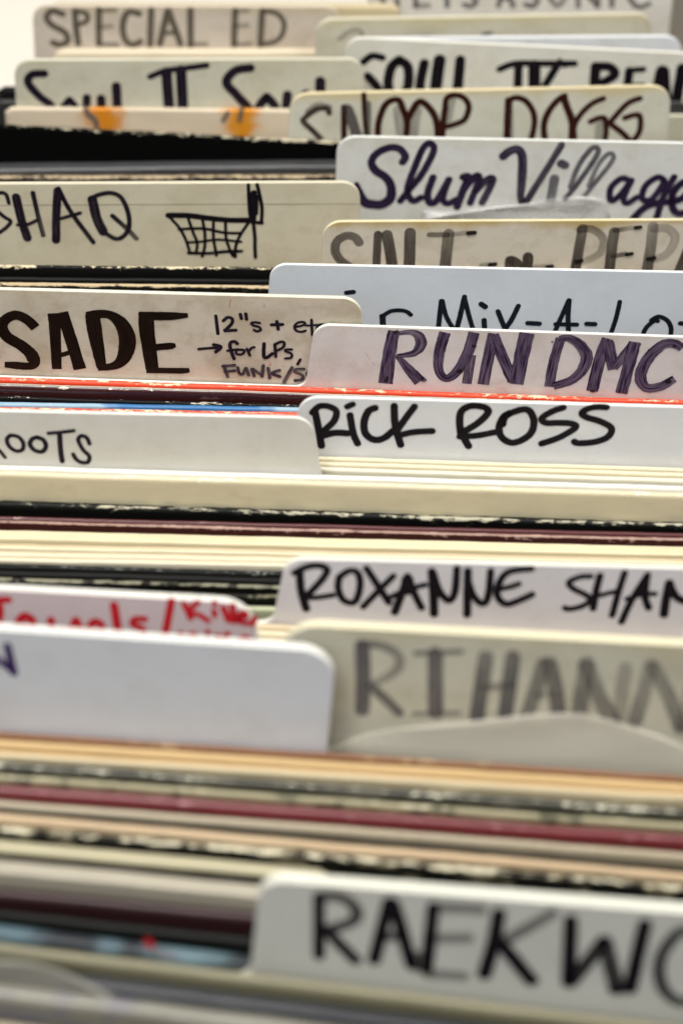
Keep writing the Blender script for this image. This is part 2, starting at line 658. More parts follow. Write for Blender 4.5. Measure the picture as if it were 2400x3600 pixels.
# ------------------------------------------------------------------ clear plastic
def poly_mat(col=(0.8, 0.8, 0.78), op=0.5, rough=0.25, crumple=False):
    m, nt = new_mat('clear_plastic')
    uv = nd(nt, 'ShaderNodeUVMap', uv_map='UVMap').outputs[0]
    n1 = noise(nt, uv, (1, 2.0, 1), 90 if crumple else 22, 4, 0.6, rnd3())
    b = finish(nt, col, rough, n1, 1.0 if crumple else 0.3, 0.0025, 0.5)
    if crumple:
        a = mth(nt, 'ADD', 0.12, mth(nt, 'MULTIPLY', smooth(nt, n1, 0.42, 0.62), op), clamp=True)  # denser white streaks paint the highlights on the crumples
    else:
        a = mth(nt, 'ADD', op - 0.05, mth(nt, 'MULTIPLY', n1, 0.1), clamp=True)
    fd = nd(nt, 'ShaderNodeAttribute', attribute_name='fade').outputs['Fac']
    a = mth(nt, 'MULTIPLY', a, smooth(nt, fd, -0.06, 0.14))
    nt.links.new(a, b.inputs['Alpha'])
    return m


def poly_sheet(fr, toppx, depth, label, mat, off=0.0006, bulge=0.0015, name='plastic_outer_sleeve'):
    O, ud, vd, nn = fr
    tops = []
    for p in toppx:
        h = hit_plane(p[0], p[1], O, nn)
        tops.append(((h - O).dot(ud), (h - O).dot(vd)))
    tops = spline(tops, 8)
    root_p = O + ud * ((tops[0][0] + tops[-1][0]) / 2)
    root_p = Vector((root_p.x, root_p.y, FLOOR))
    bm = bmesh.new()
    uvl = bm.loops.layers.uv.new('UVMap')
    fdl = bm.verts.layers.float.new('fade')
    NV = 14
    vb = -depth / 1000.0
    grid = []
    for (u, v) in tops:
        colm = []
        for k in range(NV + 1):
            f = (k / NV) ** 1.4
            vv = v + (vb - v) * f
            bl = off + bulge * (0.45 + 0.55 * mnoise.noise(Vector((u * 40, vv * 60, 4)))) * max(0.0, 1 - f * 1.1) * min(1.0, k / 3 + 0.35)
            colm.append((bm.verts.new(O + ud * u + vd * vv + nn * bl - root_p), (u, vv)))
        # the sheet runs on down between its neighbours to the floor of the bin
        p = O + ud * u + nn * off
        p.z = FLOOR
        colm.append((bm.verts.new(p - root_p), (u, -0.3)))
        for k, c_ in enumerate(colm):
            c_[0][fdl] = min(1.0, k / NV)      # the film is thinnest and clearest at its free edge
        grid.append(colm)
    for i in range(len(grid) - 1):
        for k in range(NV + 1):
            q = [grid[i][k], grid[i][k + 1], grid[i + 1][k + 1], grid[i + 1][k]]
            f = bm.faces.new([a[0] for a in q])
            f.smooth = True
            for lp, a in zip(f.loops, q):
                lp[uvl].uv = a[1]
    me = bpy.data.meshes.new(name)
    bm.to_mesh(me)
    bm.free()
    o = put(name, me, None, (mat,))
    o.location = root_p
    md = o.modifiers.new('thick', 'SOLIDIFY')
    md.thickness = 0.00009
    tag(o, label, 'plastic sleeve')
    return o


# ================================================================== THE STACK, back to front
Z = 0.382653    # scale of a 600 px wide view
Y = 0.765306    # scale of a 1200 px wide view
GREYINK = ink_mat('faded_grey_ink', (0.12, 0.11, 0.115), (0.2, 0.19, 0.18), 0.35)
SCRIPT = ink_mat('violet_ink', (0.010, 0.005, 0.020), (0.075, 0.045, 0.12), 0.34)
VIOLET = ink_mat('bright_violet_ink', (0.035, 0.012, 0.085), (0.08, 0.04, 0.16), 0.3)
PURPLE = ink_mat('purple_black_ink', (0.007, 0.004, 0.010), (0.042, 0.030, 0.052), 0.32)
BLACK = ink_mat('black_ink', (0.005, 0.003, 0.006), (0.016, 0.012, 0.024), 0.15)
BROWNBLACK = ink_mat('brown_black_ink', (0.0035, 0.002, 0.0012), (0.022, 0.011, 0.0055), 0.42)
BLUEBLACK = ink_mat('blue_black_ink', (0.006, 0.008, 0.014), (0.02, 0.03, 0.05), 0.2)
STREAKY = ink_mat('streaky_purple_ink', (0.010, 0.004, 0.022), (0.21, 0.16, 0.25), 0.60)
SALTINK = ink_mat('thin_brown_ink', (0.055, 0.042, 0.034), (0.11, 0.09, 0.07), 0.22)
DARKDOT = ink_mat('pooled_ink', (0.012, 0.010, 0.008), (0.02, 0.016, 0.012), 0.1)
REDBROWN = ink_mat('red_brown_ink', (0.028, 0.006, 0.004), (0.07, 0.02, 0.012), 0.25)
GHOST = ink_mat('ghost_grey_ink', (0.10, 0.09, 0.085), (0.16, 0.14, 0.13), 0.3)
TAUPE = ink_mat('faded_taupe_ink', (0.10, 0.082, 0.06), (0.2, 0.17, 0.13), 0.3)
RED = ink_mat('red_ink', (0.55, 0.010, 0.022), (0.72, 0.05, 0.07), 0.2)
SOFTBROWN = ink_mat('soft_brown_line', (0.3, 0.24, 0.15), (0.4, 0.33, 0.22), 0.6)

WHITE = (0.74, 0.74, 0.74)
CREAMC = (0.66, 0.61, 0.47)

# --- 1 rearmost card on the right
c, fr = card(((1300, -62), (2300, -62)), 'rearmost white divider with grey-purple capitals, cut off by the top of the photo',
             (0.70, 0.68, 0.64), 'R', ((1290, -30), (1290, 60)), other_px=(2358, 40), z=34, H=34, rad=5, t=1.8)
S = []
for (x, k) in ((335, 'S'), (510, 'T'), (740, 'E'), (970, 'T'), (1185, 'S'), (1500, 'A'), (1750, 'S'), (1980, 'O'), (2260, 'N'), (2480, 'I'), (2740, 'C')):
    a, b = -150, 55
    if k == 'S':
        S.append([(x + 60, a + 20), (x, a), (x - 50, a + 50), (x, a + 100), (x + 50, b - 50), (x + 10, b), (x - 60, b - 15)])
    elif k == 'T':
        S += [[(x, a), (x, b)], [(x - 70, a), (x + 70, a), {'d': 0.6}]]
    elif k == 'E':
        S += [[(x - 60, a), (x - 60, b)], [(x - 60, b), (x + 60, b - 5), {'d': 0.6}], [(x - 60, -50), (x + 40, -50)], [(x - 60, a), (x + 60, a)]]
    elif k == 'A':
        S += [[(x, a), (x - 60, b)], [(x, a), (x + 75, b)], [(x - 30, -20), (x + 40, -20)]]
    elif k == 'N':
        S += [[(x - 90, a), (x - 90, b)], [(x - 90, a), (x + 90, b)], [(x + 90, a), (x + 90, b)]]
    elif k == 'I':
        S.append([(x, a), (x, b)])
    else:
        S.append([(x + 90, a + 30), (x, a), (x - 100, -60), (x - 60, b - 20), (x, b + 10), (x + 80, b - 20), {'d': 0.75}])
        if k == 'O':
            S[-1] = [(x, a), (x - 80, -60), (x, b), (x + 80, -60), (x, a), {'d': 0.6}]
lettering('lettering', S, fr, (1200, 0), Z, GREYINK, c, 48, 0.8)

YREAR = fr[0].y + 0.03
# cream sleeve behind the rear left card
sleeve(((100, 2), (1290, 6)), 'cream sleeve whose top shows along the upper edge, behind the faded brown two-word divider',
       sleeve_mat((0.62, 0.53, 0.34), wamt=0.3), t=4, z=6, xr=0.02, xl=-0.15)

# --- 2 faded brown card, rear left
c, fr = card(((160, 14), (1100, 18)), 'beige divider at the rear left with faded brown capitals in two words', (0.60, 0.53, 0.46), 'L',
             ((1196, 60), (1198, 120)), other_px=(118, 100), z=30, grime=0.45, yellow=(0.55, 0.46, 0.28), yamt=0.5, t=2.2)
S = [[(290, 65), (240, 50), (215, 80), (240, 115), (300, 150), (310, 190), (270, 205), (245, 195)],
     [(345, 50), (350, 120), (360, 200)], [(345, 52), (395, 60), (400, 95), (360, 112), {'w': 24}],
     [(455, 45), (455, 200)], [(455, 48), (530, 46), {'w': 20, 'd': .5}], [(455, 125), (515, 120), {'w': 20, 'd': .5}], [(455, 203), (540, 203), {'w': 20, 'd': .6}],
     [(640, 62), (590, 55), (565, 110), (575, 180), (610, 205), (645, 190)],
     [(695, 45), (690, 205)], [(770, 50), (735, 200)], [(775, 50), (830, 200)], [(745, 150), (815, 150), {'w': 20}],
     [(875, 45), (875, 205)], [(875, 205), (950, 200), {'w': 18, 'd': .5}],
     [(1080, 50), (1075, 205)], [(1080, 50), (1140, 50), {'w': 20, 'd': .5}], [(1080, 120), (1140, 115), {'w': 20, 'd': .5}], [(1080, 205), (1150, 200), {'w': 20, 'd': .5}],
     [(1205, 50), (1195, 205)], [(1205, 50), (1270, 60), (1305, 110), (1280, 180), (1200, 205), {'w': 24}]]
lettering('lettering', S, fr, (0, 0), Y, TAUPE, c, 29, 0.9)

sleeve(((142, 164), (1110, 163)), 'pale cream sleeve standing in front of the faded brown two-word divider',
       sleeve_mat((0.72, 0.62, 0.46), wamt=0.3), t=5, z=0, xl=-0.147, maxgap=6)

# --- 3 pale card with only the tops of letters
c, fr = card(((1150, 60), (2200, 42)), 'yellowed divider at the rear right with only faint letter tops showing', (0.60, 0.57, 0.46), 'R',
             ((1110, 110), (1108, 170)), other_px=(2288, 110), z=30, H=28, grime=0.4, yellow=(0.62, 0.54, 0.3), yamt=0.6, t=3, rad=8)
lettering('lettering', [[(-20, 360), (60, 295), (130, 275), (185, 300), (170, 420), {'d': .45}], [(1300, 310), (1370, 300), {'d': .7, 'w': 36}], [(1335, 330), (1335, 420), {'d': .5}],
                        [(300, 420), (420, 330), (560, 420), {'d': .15}], [(740, 320), (810, 318), {'d': .3, 'w': 22}]], fr, (1200, 0), Z, GREYINK, c, 40, 0.5)

sleeve(((0, 298), (2400, 300)), 'black sleeve end poking out left of the purple-lettered card, the further one', sleeve_mat((0.02, 0.02, 0.02), wamt=0.3),
       t=4, z=-16, xl=-0.172, maxgap=6)
# --- 4 bluish white card
c, fr = card(((1300, 128), (2310, 121)), 'blank white divider edge just behind the bold black three-word divider', (0.70, 0.72, 0.75), 'R',
             ((1215, 180), (1213, 240)), other_px=(2396, 180), z=30, t=2.6, rad=9)
# --- 5 bold black three word card
c, fr = card(((1245, 126), (2400, 180)), 'white divider at the rear right with heavy black lettering in three words', (0.70, 0.69, 0.63), 'R',
             ((1214, 180), (1212, 260)), z=31, H=31, grime=0.25, t=2.4, rad=8)
S = [[(100, 285), (140, 257), (188, 265), {'w': 30}], [(120, 350), (160, 395), (185, 450), (150, 500), (90, 490), {'w': 36}],
     [(265, 275), (228, 310), (215, 400), (258, 480), (303, 400), (305, 310), (265, 275)],
     [(380, 290), (360, 400), (385, 470), (430, 440), {'w': 40}], [(450, 275), (435, 380), (425, 500), {'w': 50}], [(545, 275), (525, 500), {'w': 42}],
     [(725, 318), (800, 292), (930, 292), (1070, 292), {'w': 28}], [(812, 300), (805, 480), {'w': 36}], [(885, 300), (885, 480), {'w': 50}], [(990, 300), (930, 400), (900, 480), {'w': 32}],
     [(1000, 280), (1025, 300), {'w': 24}],
     [(1165, 305), (1155, 500), {'w': 42}], [(1165, 305), (1230, 308), (1252, 345), (1175, 390), {'w': 38}],
     [(1320, 325), (1300, 500), {'w': 36}], [(1320, 322), (1385, 318), {'w': 24}], [(1310, 395), (1380, 392), {'w': 26}],
     [(1470, 325), (1430, 500), {'w': 50}], [(1480, 325), (1492, 500), {'w': 42}], [(1562, 312), (1530, 490), {'w': 44}], [(1530, 492), (1640, 498), {'w': 40}]]
lettering('lettering', S, fr, (1200, 0), Y, BLACK, c, 40, 1.25, ws=1.15)

sleeve(((0, 346), (2400, 350)), 'black scuffed sleeve end poking out left of the purple-lettered card, the nearer one', sleeve_mat((0.03, 0.03, 0.03), wamt=0.5),
       t=3, z=-8, xl=-0.172, maxgap=4)
# --- 6 left card, brush script with roman two
c, fr = card(((110, 204), (1230, 200)), 'greenish-cream divider at the left with purple-black letters around a roman numeral two', (0.60, 0.585, 0.48), 'L',
             ((1282, 250), (1284, 300)), other_px=(54, 300), z=30, H=30, grime=0.35, yellow=(0.62, 0.58, 0.42), yamt=0.4, t=2.6, rad=8)
S = [[(205, 338), (150, 342), (130, 378), (180, 440), (240, 490), (250, 560), (180, 600)], [(320, 458), (285, 510), (320, 570), (355, 510), (320, 458), {'w': 30}],
     [(400, 448), (398, 540), (430, 580), (465, 540)], [(465, 452), (470, 590), {'w': 36}], [(535, 395), (545, 590), {'w': 38}],
     [(690, 352), (760, 325), (860, 312), (950, 300), {'w': 26}], [(765, 330), (785, 600), {'w': 44}], [(832, 320), (845, 600), {'w': 44}],
     [(1150, 312), (1080, 325), (1040, 378), (1090, 440), (1145, 510), (1120, 590), (1040, 600), {'w': 38}],
     [(1225, 445), (1188, 500), (1225, 570), (1265, 500), (1225, 445), {'w': 38}], [(1320, 435), (1315, 540), (1360, 590), (1400, 540), (1405, 430), {'w': 38}], [(1470, 372), (1475, 590), {'w': 42}]]
lettering('lettering', S, fr, (0, 0), Y, PURPLE, c, 34, 1.25, ws=1.15)

# --- 7 sleeve with the two orange flames
o, fr = sleeve(((23, 371), (1018, 379)), 'cream sleeve with two orange scorch-like marks, in front of the roman-numeral divider',
               sleeve_mat((0.70, 0.60, 0.46), wamt=0.25, wear=(0.75, 0.7, 0.58), blobs=[(0.0480, 0.0135, (0.66, 0.24, 0.012), 1.0), (0.1115, 0.0125, (0.66, 0.26, 0.012), 1.0)]),
               t=3.0, z=2, xl=-0.163, xr=0.11, maxgap=6, r=0.9)
lettering('printed_mark', [[(395, 490), (405, 520), (435, 545), (445, 575), {'w': 26}], [(1045, 515), (1025, 550), {'w': 22}], [(1110, 490), (1100, 550), {'w': 22}]],
          (fr[0], fr[1], fr[2], fr[3]), (0, 0), Y, GREYINK, o, 26, 0.8, lift=0.0006)

# --- 8 red-brown lettered card
c, fr = card(((1060, 322), (2270, 296)), 'cream divider with red-brown capitals over grey ghost strokes, two words', (0.66, 0.645, 0.55), 'R',
             ((1015, 400), (1013, 470)), other_px=(2353, 380), z=(25, 34), H=31, grime=0.3, yellow=(0.64, 0.52, 0.26), yamt=0.7, t=2.6, rad=9,
             edgecol=(0.72, 0.62, 0.40))
G = [[(410, 255), (300, 235), (215, 300), {'w': 60, 'd': .5}], [(575, 270), (620, 380), (670, 540), {'w': 95, 'd': .95}], [(762, 220), (765, 540), {'w': 60, 'd': .7}],
     [(1040, 280), (1080, 540), {'w': 90, 'd': .4}], [(1210, 280), (1170, 540), {'w': 90, 'd': .45}], [(1530, 180), (1500, 360), {'w': 70, 'd': .4}],
     [(1700, 250), (1650, 380), {'w': 60, 'd': .3}], [(2070, 200), (2080, 540), {'w': 50, 'd': .4}], [(2900, 420), (2890, 560), {'w': 90, 'd': .4}]]
lettering('ghost_stroke', G, fr, (1000, 280), Z, GHOST, c, 60, 0.5, label='grey ghost strokes behind the red-brown letters')
S = [[(410, 305), (385, 262), (300, 272), (210, 330), (172, 382), (250, 460), (330, 540), {'d': .85}], [(545, 250), (545, 580)], [(728, 135), (735, 300), (758, 580), {'w': 42}],
     [(858, 580), (862, 400), (930, 225), (1040, 185), (1090, 280), (1125, 400), (1105, 580), {'w': 52}], [(1130, 360), (1220, 212), (1290, 222), (1375, 330), (1405, 470), (1400, 580), {'w': 54}],
     [(1130, 350), (1115, 580), {'w': 44}], [(1475, 250), (1455, 400), (1445, 580), {'w': 50}],
     [(1472, 250), (1490, 165), (1568, 140), (1650, 170), (1690, 250), (1655, 360), (1560, 410), (1420, 445), {'w': 46}],
     [(2055, 190), (2048, 350), (2040, 600), {'w': 58}], [(2050, 192), (2128, 165), (2218, 200), (2285, 310), (2288, 440), (2230, 580), (2050, 600), {'w': 48}],
     [(2395, 600), (2378, 430), (2418, 300), (2505, 190), (2570, 150), {'w': 52}], [(2560, 160), (2590, 250), (2640, 400), (2630, 600), {'w': 58}],
     [(2925, 172), (2818, 220), (2715, 320), (2655, 440), (2665, 600), {'w': 46}], [(2805, 385), (2888, 350), (2940, 362), (2950, 480), (2930, 600), {'w': 44}],
     [(3260, 170), (3150, 215), (3030, 340), (2995, 400), (3090, 480), (3170, 560), {'w': 46}], [(3120, 350), (3250, 325), (3260, 460), (3200, 560), {'w': 46}]]
lettering('lettering', S, fr, (1000, 280), Z, REDBROWN, c, 48, 1.2, ws=1.2)

# --- 9 black void sleeve with worn rim
sleeve(((0, 432), (1200, 492)), 'black sleeve with a scuffed speckled rim, standing before a dark gap', sleeve_mat((0.0035, 0.0035, 0.0035), wamt=0.95, wear=(0.5, 0.45, 0.33), spec=0.06, rough=0.8),
       t=3.0, z=(2, -6), maxgap=4, xr=0.10, xl=-0.170)

# --- 10 grey plastic wrapped black sleeve
sleeve(((0, 566), (1180, 554)), 'black sleeve in dull grey plastic wrap, behind the shopping-cart divider',
       sleeve_mat((0.035, 0.036, 0.04), wamt=0.35, wear=(0.28, 0.28, 0.28), rough=0.3, grain=0.5), t=8.5, z=-14, maxgap=22, r=2.5, xr=0.10, xl=-0.167)
sleeve(((0, 610), (1180, 606)), 'thin black sleeve with a worn tan rim right behind the shopping-cart divider',
       sleeve_mat((0.02, 0.018, 0.016), wamt=1.25, wear=(0.52, 0.41, 0.27)), t=3.6, z=-6, maxgap=3, xr=0.10, xl=-0.167)

# --- 11 script card
c, fr = card(((1230, 474), (2400, 497)), 'off-white divider with purple-black handwriting in joined script', (0.68, 0.69, 0.68), 'R',
             ((1182, 560), (1178, 680)), z=30, H=33, grime=0.3, yellow=(0.62, 0.58, 0.46), yamt=0.35, t=2.0, rad=8.5, maxgap=8)
S = [[(560, 235), (585, 180), (530, 112), (440, 102), (330, 150), (275, 230), (310, 310, 78), (400, 370), (452, 450), (450, 560, 88), (380, 620), (290, 625), (200, 590), (140, 440, 50)],
     [(540, 592), (620, 490), (740, 340), (845, 130), (812, 62), (750, 105), (680, 260), (605, 480), (650, 590), (730, 560), {'w': 62}],
     [(840, 375), (790, 520), (810, 608), (880, 580), (985, 395), {'w': 66}], [(985, 395), (930, 560), (970, 615), (1050, 580), {'w': 60}],
     [(1115, 372), (1165, 370), (1120, 480), (1060, 645), {'w': 68}], [(1100, 520), (1215, 372), (1262, 385), (1180, 610), {'w': 62}], [(1230, 500), (1340, 392), (1388, 405), (1290, 605), {'w': 66, 'd': .95}],
     [(1483, 180, 78), (1548, 130), (1618, 120), (1658, 190), (1653, 400), (1643, 560, 62), (1678, 612), (1768, 480), (1888, 290), (2018, 75), {'d': 1.0, 'd1': .85}],
     [(2015, 245), (2050, 262), {'w': 78, 'd': .85}], [(1953, 385), (1918, 590), {'w': 84, 'd': .72, 'd1': .55}],
     [(2050, 570), (2158, 440), (2338, 180), (2348, 105), (2288, 112), (2178, 260), (2098, 460), {'w': 48, 'd': .85, 'd1': .7}],
     [(2218, 560), (2328, 420), (2478, 230), (2490, 165), (2438, 162), (2348, 270), (2268, 450), {'w': 44, 'd': .72, 'd1': .6}],
     [(2650, 410), (2570, 382), (2470, 470), (2470, 585), (2550, 540), (2660, 400), {'w': 58}], [(2660, 400), (2590, 560), (2620, 610), (2710, 555), {'w': 56}],
     [(2960, 400), (2898, 372), (2788, 450), (2758, 570), (2848, 570), (2960, 420), {'w': 58}], [(3050, 370), (2948, 560), (2880, 760), (2780, 860), {'w': 60}],
     [(2668, 760), (2788, 645), (2928, 602), (3020, 600), {'w': 66}], [(3010, 600), (3130, 560), (3210, 440), (3130, 420), (3040, 520), (3040, 660), (3110, 705), (3230, 660), {'w': 66}]]
lettering('lettering', S, fr, (1200, 480), Z, SCRIPT, c, 68, 1.2)
poly_sheet(fr, [(1480, 772), (1600, 745), (1720, 722), (1850, 712), (1950, 692), (2060, 682), (2125, 700), (2142, 772)], 36,
           'crumpled clear plastic poking up in front of the joined-script divider', poly_mat((0.85, 0.85, 0.85), 0.5, 0.12, True), bulge=0.004)

# --- 12 shopping cart card
c, fr = card(((0, 638), (1200, 633)), 'cream divider with a shopping cart doodle beside four purple-black letters', (0.61, 0.565, 0.44), 'L',
             ((1268, 720), (1270, 900)), z=30, H=38, grime=0.3, yellow=(0.62, 0.56, 0.4), yamt=0.3, t=2.4, rad=8, maxgap=8)
S = [[(85, 245), (60, 170), (10, 150), (-40, 190), (-30, 300), (40, 370), (100, 412), (60, 470), (-30, 535), {'w': 36}],
     [(150, 190), (200, 400), (255, 565), {'w': 76}], [(305, 150), (350, 350), (400, 540), {'w': 42, 'd1': .8}], [(165, 445), (260, 440), (345, 400), {'w': 34}],
     [(532, 130), (520, 350), (518, 585), {'w': 74}], [(540, 110), (650, 320), (860, 605)], [(565, 385), (740, 335), {'w': 34}],
     [(850, 210), (890, 380), (950, 505), {'w': 84}], [(830, 212), (900, 170), (1020, 150), (1120, 200), (1180, 340), (1185, 470), (1130, 552), (1060, 570), (970, 520)],
     [(1035, 360), (1170, 480), (1255, 570), {'d1': .75}]]
lettering('lettering', S, fr, (0, 620), Z, PURPLE, c, 42, 1.05)
S = [[(240, 358), (420, 360), (600, 382), (800, 402), (1000, 402), {'w': 54}], [(240, 360), (340, 470), (400, 580), (440, 705)], [(980, 420), (900, 540), (860, 640), (855, 740), {'w': 30}],
     [(425, 390), (470, 520), (505, 610), (495, 710)], [(555, 400), (575, 520), (575, 640), (552, 735)], [(655, 420), (655, 560), (682, 725)], [(765, 420), (770, 560), (800, 660), (832, 730)],
     [(340, 485), (560, 478), (750, 515), (905, 520)], [(410, 605), (520, 600), (700, 580), (908, 600), {'w': 25}], [(425, 702), (600, 705), (760, 690), (912, 685), {'w': 31}],
     [(975, 75), (985, 300), (1000, 400), {'w': 31}], [(1055, 72), (1085, 200), (1100, 300), (1095, 425), {'w': 32}], [(1025, 150), (1018, 390), {'w': 56}], [(1052, 180), (1050, 340), {'w': 30}],
     [(1010, 418), (1100, 425), {'w': 34}], [(1020, 420), (1035, 560), (1035, 650), (1040, 740), {'w': 32}]]
lettering('doodle', S, fr, (500, 620), Z, BLACK, c, 28, 1.15)
lettering('scored_line', [[(0, 266), (800, 262), (1568, 258), (2400, 256), (3290, 254)]], fr, (0, 620), Z, SOFTBROWN, c, 8, 0.8, rag=0.5)

# --- 13 thin brown ink card
c, fr = card(((1200, 772), (2400, 766)), 'yellow-rimmed divider with thin washed-out brown capitals and dark pen dots', (0.67, 0.60, 0.50), 'R',
             ((1132, 850), (1130, 925)), z=28, H=28, grime=0.4, yellow=(0.50, 0.36, 0.12), yamt=0.85, t=2.0, rad=8, edgecol=(0.74, 0.66, 0.44), yband=0.005, maxgap=8)
S = [[(345, 242), (300, 190), (220, 182), (142, 230), (125, 320), (170, 400), (260, 480), (200, 560), (110, 560), {'w': 78, 'd': .62, 'd1': .8}],
     [(518, 165), (510, 300), (500, 560), {'w': 70, 'd': .85}], [(600, 170), (630, 330), (660, 560), {'w': 96, 'd': .75, 'd1': .95}],
     [(812, 150), (805, 450), (800, 560), {'w': 98, 'd': .72, 'd1': .95}], [(800, 560), (960, 560), {'w': 80}],
     [(990, 168), (1150, 170), {'w': 48, 'd': .6}], [(1180, 168), (1330, 150), {'w': 46, 'd': .36}],
     [(1165, 160), (1150, 300), (1125, 560), {'w': 98, 'd': .55, 'd1': .85}], [(1465, 445), (1540, 436), {'w': 38, 'd': .4}],
     [(1725, 400), (1715, 560), {'w': 78, 'd': .9}], [(1740, 400), (1800, 440), (1830, 560), {'w': 84, 'd': .9}], [(1892, 370), (1885, 560), {'w': 90, 'd': .95}],
     [(1961, 458), (2060, 455), {'w': 34, 'd': .45}],
     [(2396, 112), (2361, 300), (2315, 560), {'w': 90, 'd': .6, 'd1': .95}], [(2371, 122), (2471, 116), (2561, 170), (2586, 250), (2541, 350), (2441, 400), (2391, 410), {'w': 70, 'd': .55, 'd1': .25}],
     [(2686, 142), (2661, 300), (2635, 560), {'w': 92, 'd': .65, 'd1': .9}], [(2690, 130), (2851, 105), {'w': 44, 'd': .65, 'd1': .35}], [(2671, 366), (2791, 346), {'w': 44, 'd': .65}],
     [(3041, 92), (3021, 280), (2975, 560), {'w': 94, 'd': .4, 'd1': .8}], [(3051, 112), (3171, 112), (3241, 180), (3221, 270), (3151, 360), (3051, 392), {'w': 80, 'd': .33, 'd1': .3}],
     [(3351, 320), (3250, 560), {'w': 80, 'd': .85}]]
lettering('lettering', S, fr, (1130, 760), Z, SALTINK, c, 80, 0.75)
S = [[(1345, 150), (1402, 145), {'w': 40}], [(1542, 440), (1592, 434), {'w': 38}], [(2066, 458), (2114, 453), {'w': 34}], [(2333, 412), (2384, 402), {'w': 36}], [(2878, 100), (2924, 95), {'w': 36}],
     [(2798, 346), (2844, 338), {'w': 36}], [(2993, 388), (3049, 378), {'w': 40}]]
lettering('pen_dot', S, fr, (1130, 760), Z, DARKDOT, c, 38, 1.0, lift=0.0006)

# --- 14 sleeves in front of the cart card
sleeve(((0, 928), (940, 936)), 'black sleeve with big cream chips along its rim, in front of the shopping-cart divider',
       sleeve_mat((0.012, 0.012, 0.012), wamt=1.0, wear=(0.72, 0.62, 0.42)), t=2.2, z=-6, maxgap=3)
sleeve(((0, 968), (940, 977)), 'black sleeve with a thin grey worn line, between the chipped and the tan-rimmed sleeves',
       sleeve_mat((0.012, 0.012, 0.013), wamt=0.45, wear=(0.22, 0.21, 0.2)), t=2.6, z=-9, maxgap=5)
sleeve(((0, 989), (940, 1000)), 'dark sleeve with a tan rim, right behind the big black-brown four-letter divider',
       sleeve_mat((0.02, 0.017, 0.013), wamt=1.3, wear=(0.55, 0.43, 0.27)), t=2.4, z=-6, maxgap=3)

# --- 15 white card, thin blue-black letters
c, fr = card(((1000, 923), (2400, 951)), 'clean bluish-white divider with thin blue-black hyphenated letters', (0.64, 0.68, 0.75), 'R',
             ((945, 990), (943, 1030)), z=28, H=28, grime=0.12, t=1.7, rad=7, edgecol=(0.82, 0.82, 0.81), maxgap=8)
S = [[(45, -55), (110, -62), {'w': 44}], [(60, 80), (70, 300), {'w': 44}], [(-190, 40), (-280, 60), (-300, 140), (-190, 220), (-210, 320), (-310, 320), {'w': 44}],
     [(375, 160), (385, 310), (390, 400), {'w': 54}], [(378, 160), (450, 115), (540, 106), (600, 120), (635, 148), {'w': 40}],
     [(915, 22), (890, 260), (880, 400)], [(925, 20), (960, 160), (1030, 280), (1060, 300), {'w': 42}], [(1050, 300), (1090, 150), (1128, -18), {'w': 46}], [(1128, -15), (1165, 140), (1210, 300), (1220, 400), {'w': 42}],
     [(1282, 48), (1318, 74), {'w': 50}], [(1308, 195), (1318, 400), {'w': 46}], [(1435, 115), (1490, 250), (1560, 400)], [(1622, 65), (1560, 190), (1500, 280), (1430, 400)],
     [(1708, 222), (1815, 228)], [(2085, 12), (2010, 180), (1945, 330), (1920, 400), {'w': 42}], [(2088, 15), (2078, 170), (2085, 400), {'w': 44}], [(1963, 232), (2160, 236), {'w': 40}],
     [(2248, 228), (2325, 232), {'w': 44}], [(2553, 28), (2518, 180), (2465, 340), (2450, 410), {'w': 42}], [(2450, 410), (2560, 420)],
     [(2900, 205), (2868, 205), (2800, 260), (2770, 330), (2800, 410), (2900, 430), (3000, 370), (3024, 280), (2988, 200), (2908, 165), (2842, 198), {'w': 43}],
     [(3108, 226), (3280, 230)], [(3190, 230), (3180, 420)]]
lettering('lettering', S, fr, (1200, 1050), Z, BLUEBLACK, c, 45, 1.15)

# --- 16 big brown-black card with a note
c, fr = card(((0, 1008), (1200, 1039)), 'grimy beige divider with four huge brown-black capitals and a small arrowed note', (0.58, 0.54, 0.45), 'L',
             ((1276, 1090), (1278, 1130)), z=40, H=40, grime=0.6, yellow=(0.56, 0.5, 0.36), yamt=0.35, t=2.2, rad=8, edgecol=(0.80, 0.77, 0.66), maxgap=9)
S = [[(325, 262, 92), (255, 195), (150, 150), (55, 190), (22, 260, 100), (70, 350, 104), (200, 430), (290, 510, 112), (312, 585, 110), (270, 618, 75), (150, 612), (50, 605, 56)],
     [(492, 140, 98), (508, 300), (525, 640, 84)], [(575, 130, 105), (640, 330), (735, 640, 108)], [(530, 526), (620, 500), (705, 472), {'w': 45, 'd': 1.4}],
     [(850, 150, 126), (882, 350), (935, 630, 84)], [(800, 152, 70), (900, 140, 84), (1010, 148), (1110, 220, 120), (1168, 340, 145), (1165, 460, 140), (1125, 560, 110), (1050, 615, 76), (905, 636, 56)],
     [(1345, 130, 132), (1352, 300), (1398, 640, 112)], [(1285, 150, 70), (1420, 158, 84), (1568, 158, 80), (1725, 152, 44)], [(1335, 455, 66), (1480, 440), (1568, 432), (1612, 426, 40)],
     [(1350, 656, 56), (1500, 658), (1680, 660), (1738, 654, 44)]]
lettering('lettering', S, fr, (0, 1050), Z, BROWNBLACK, c, 100, 1.35, cap='flat', rag=0.06)
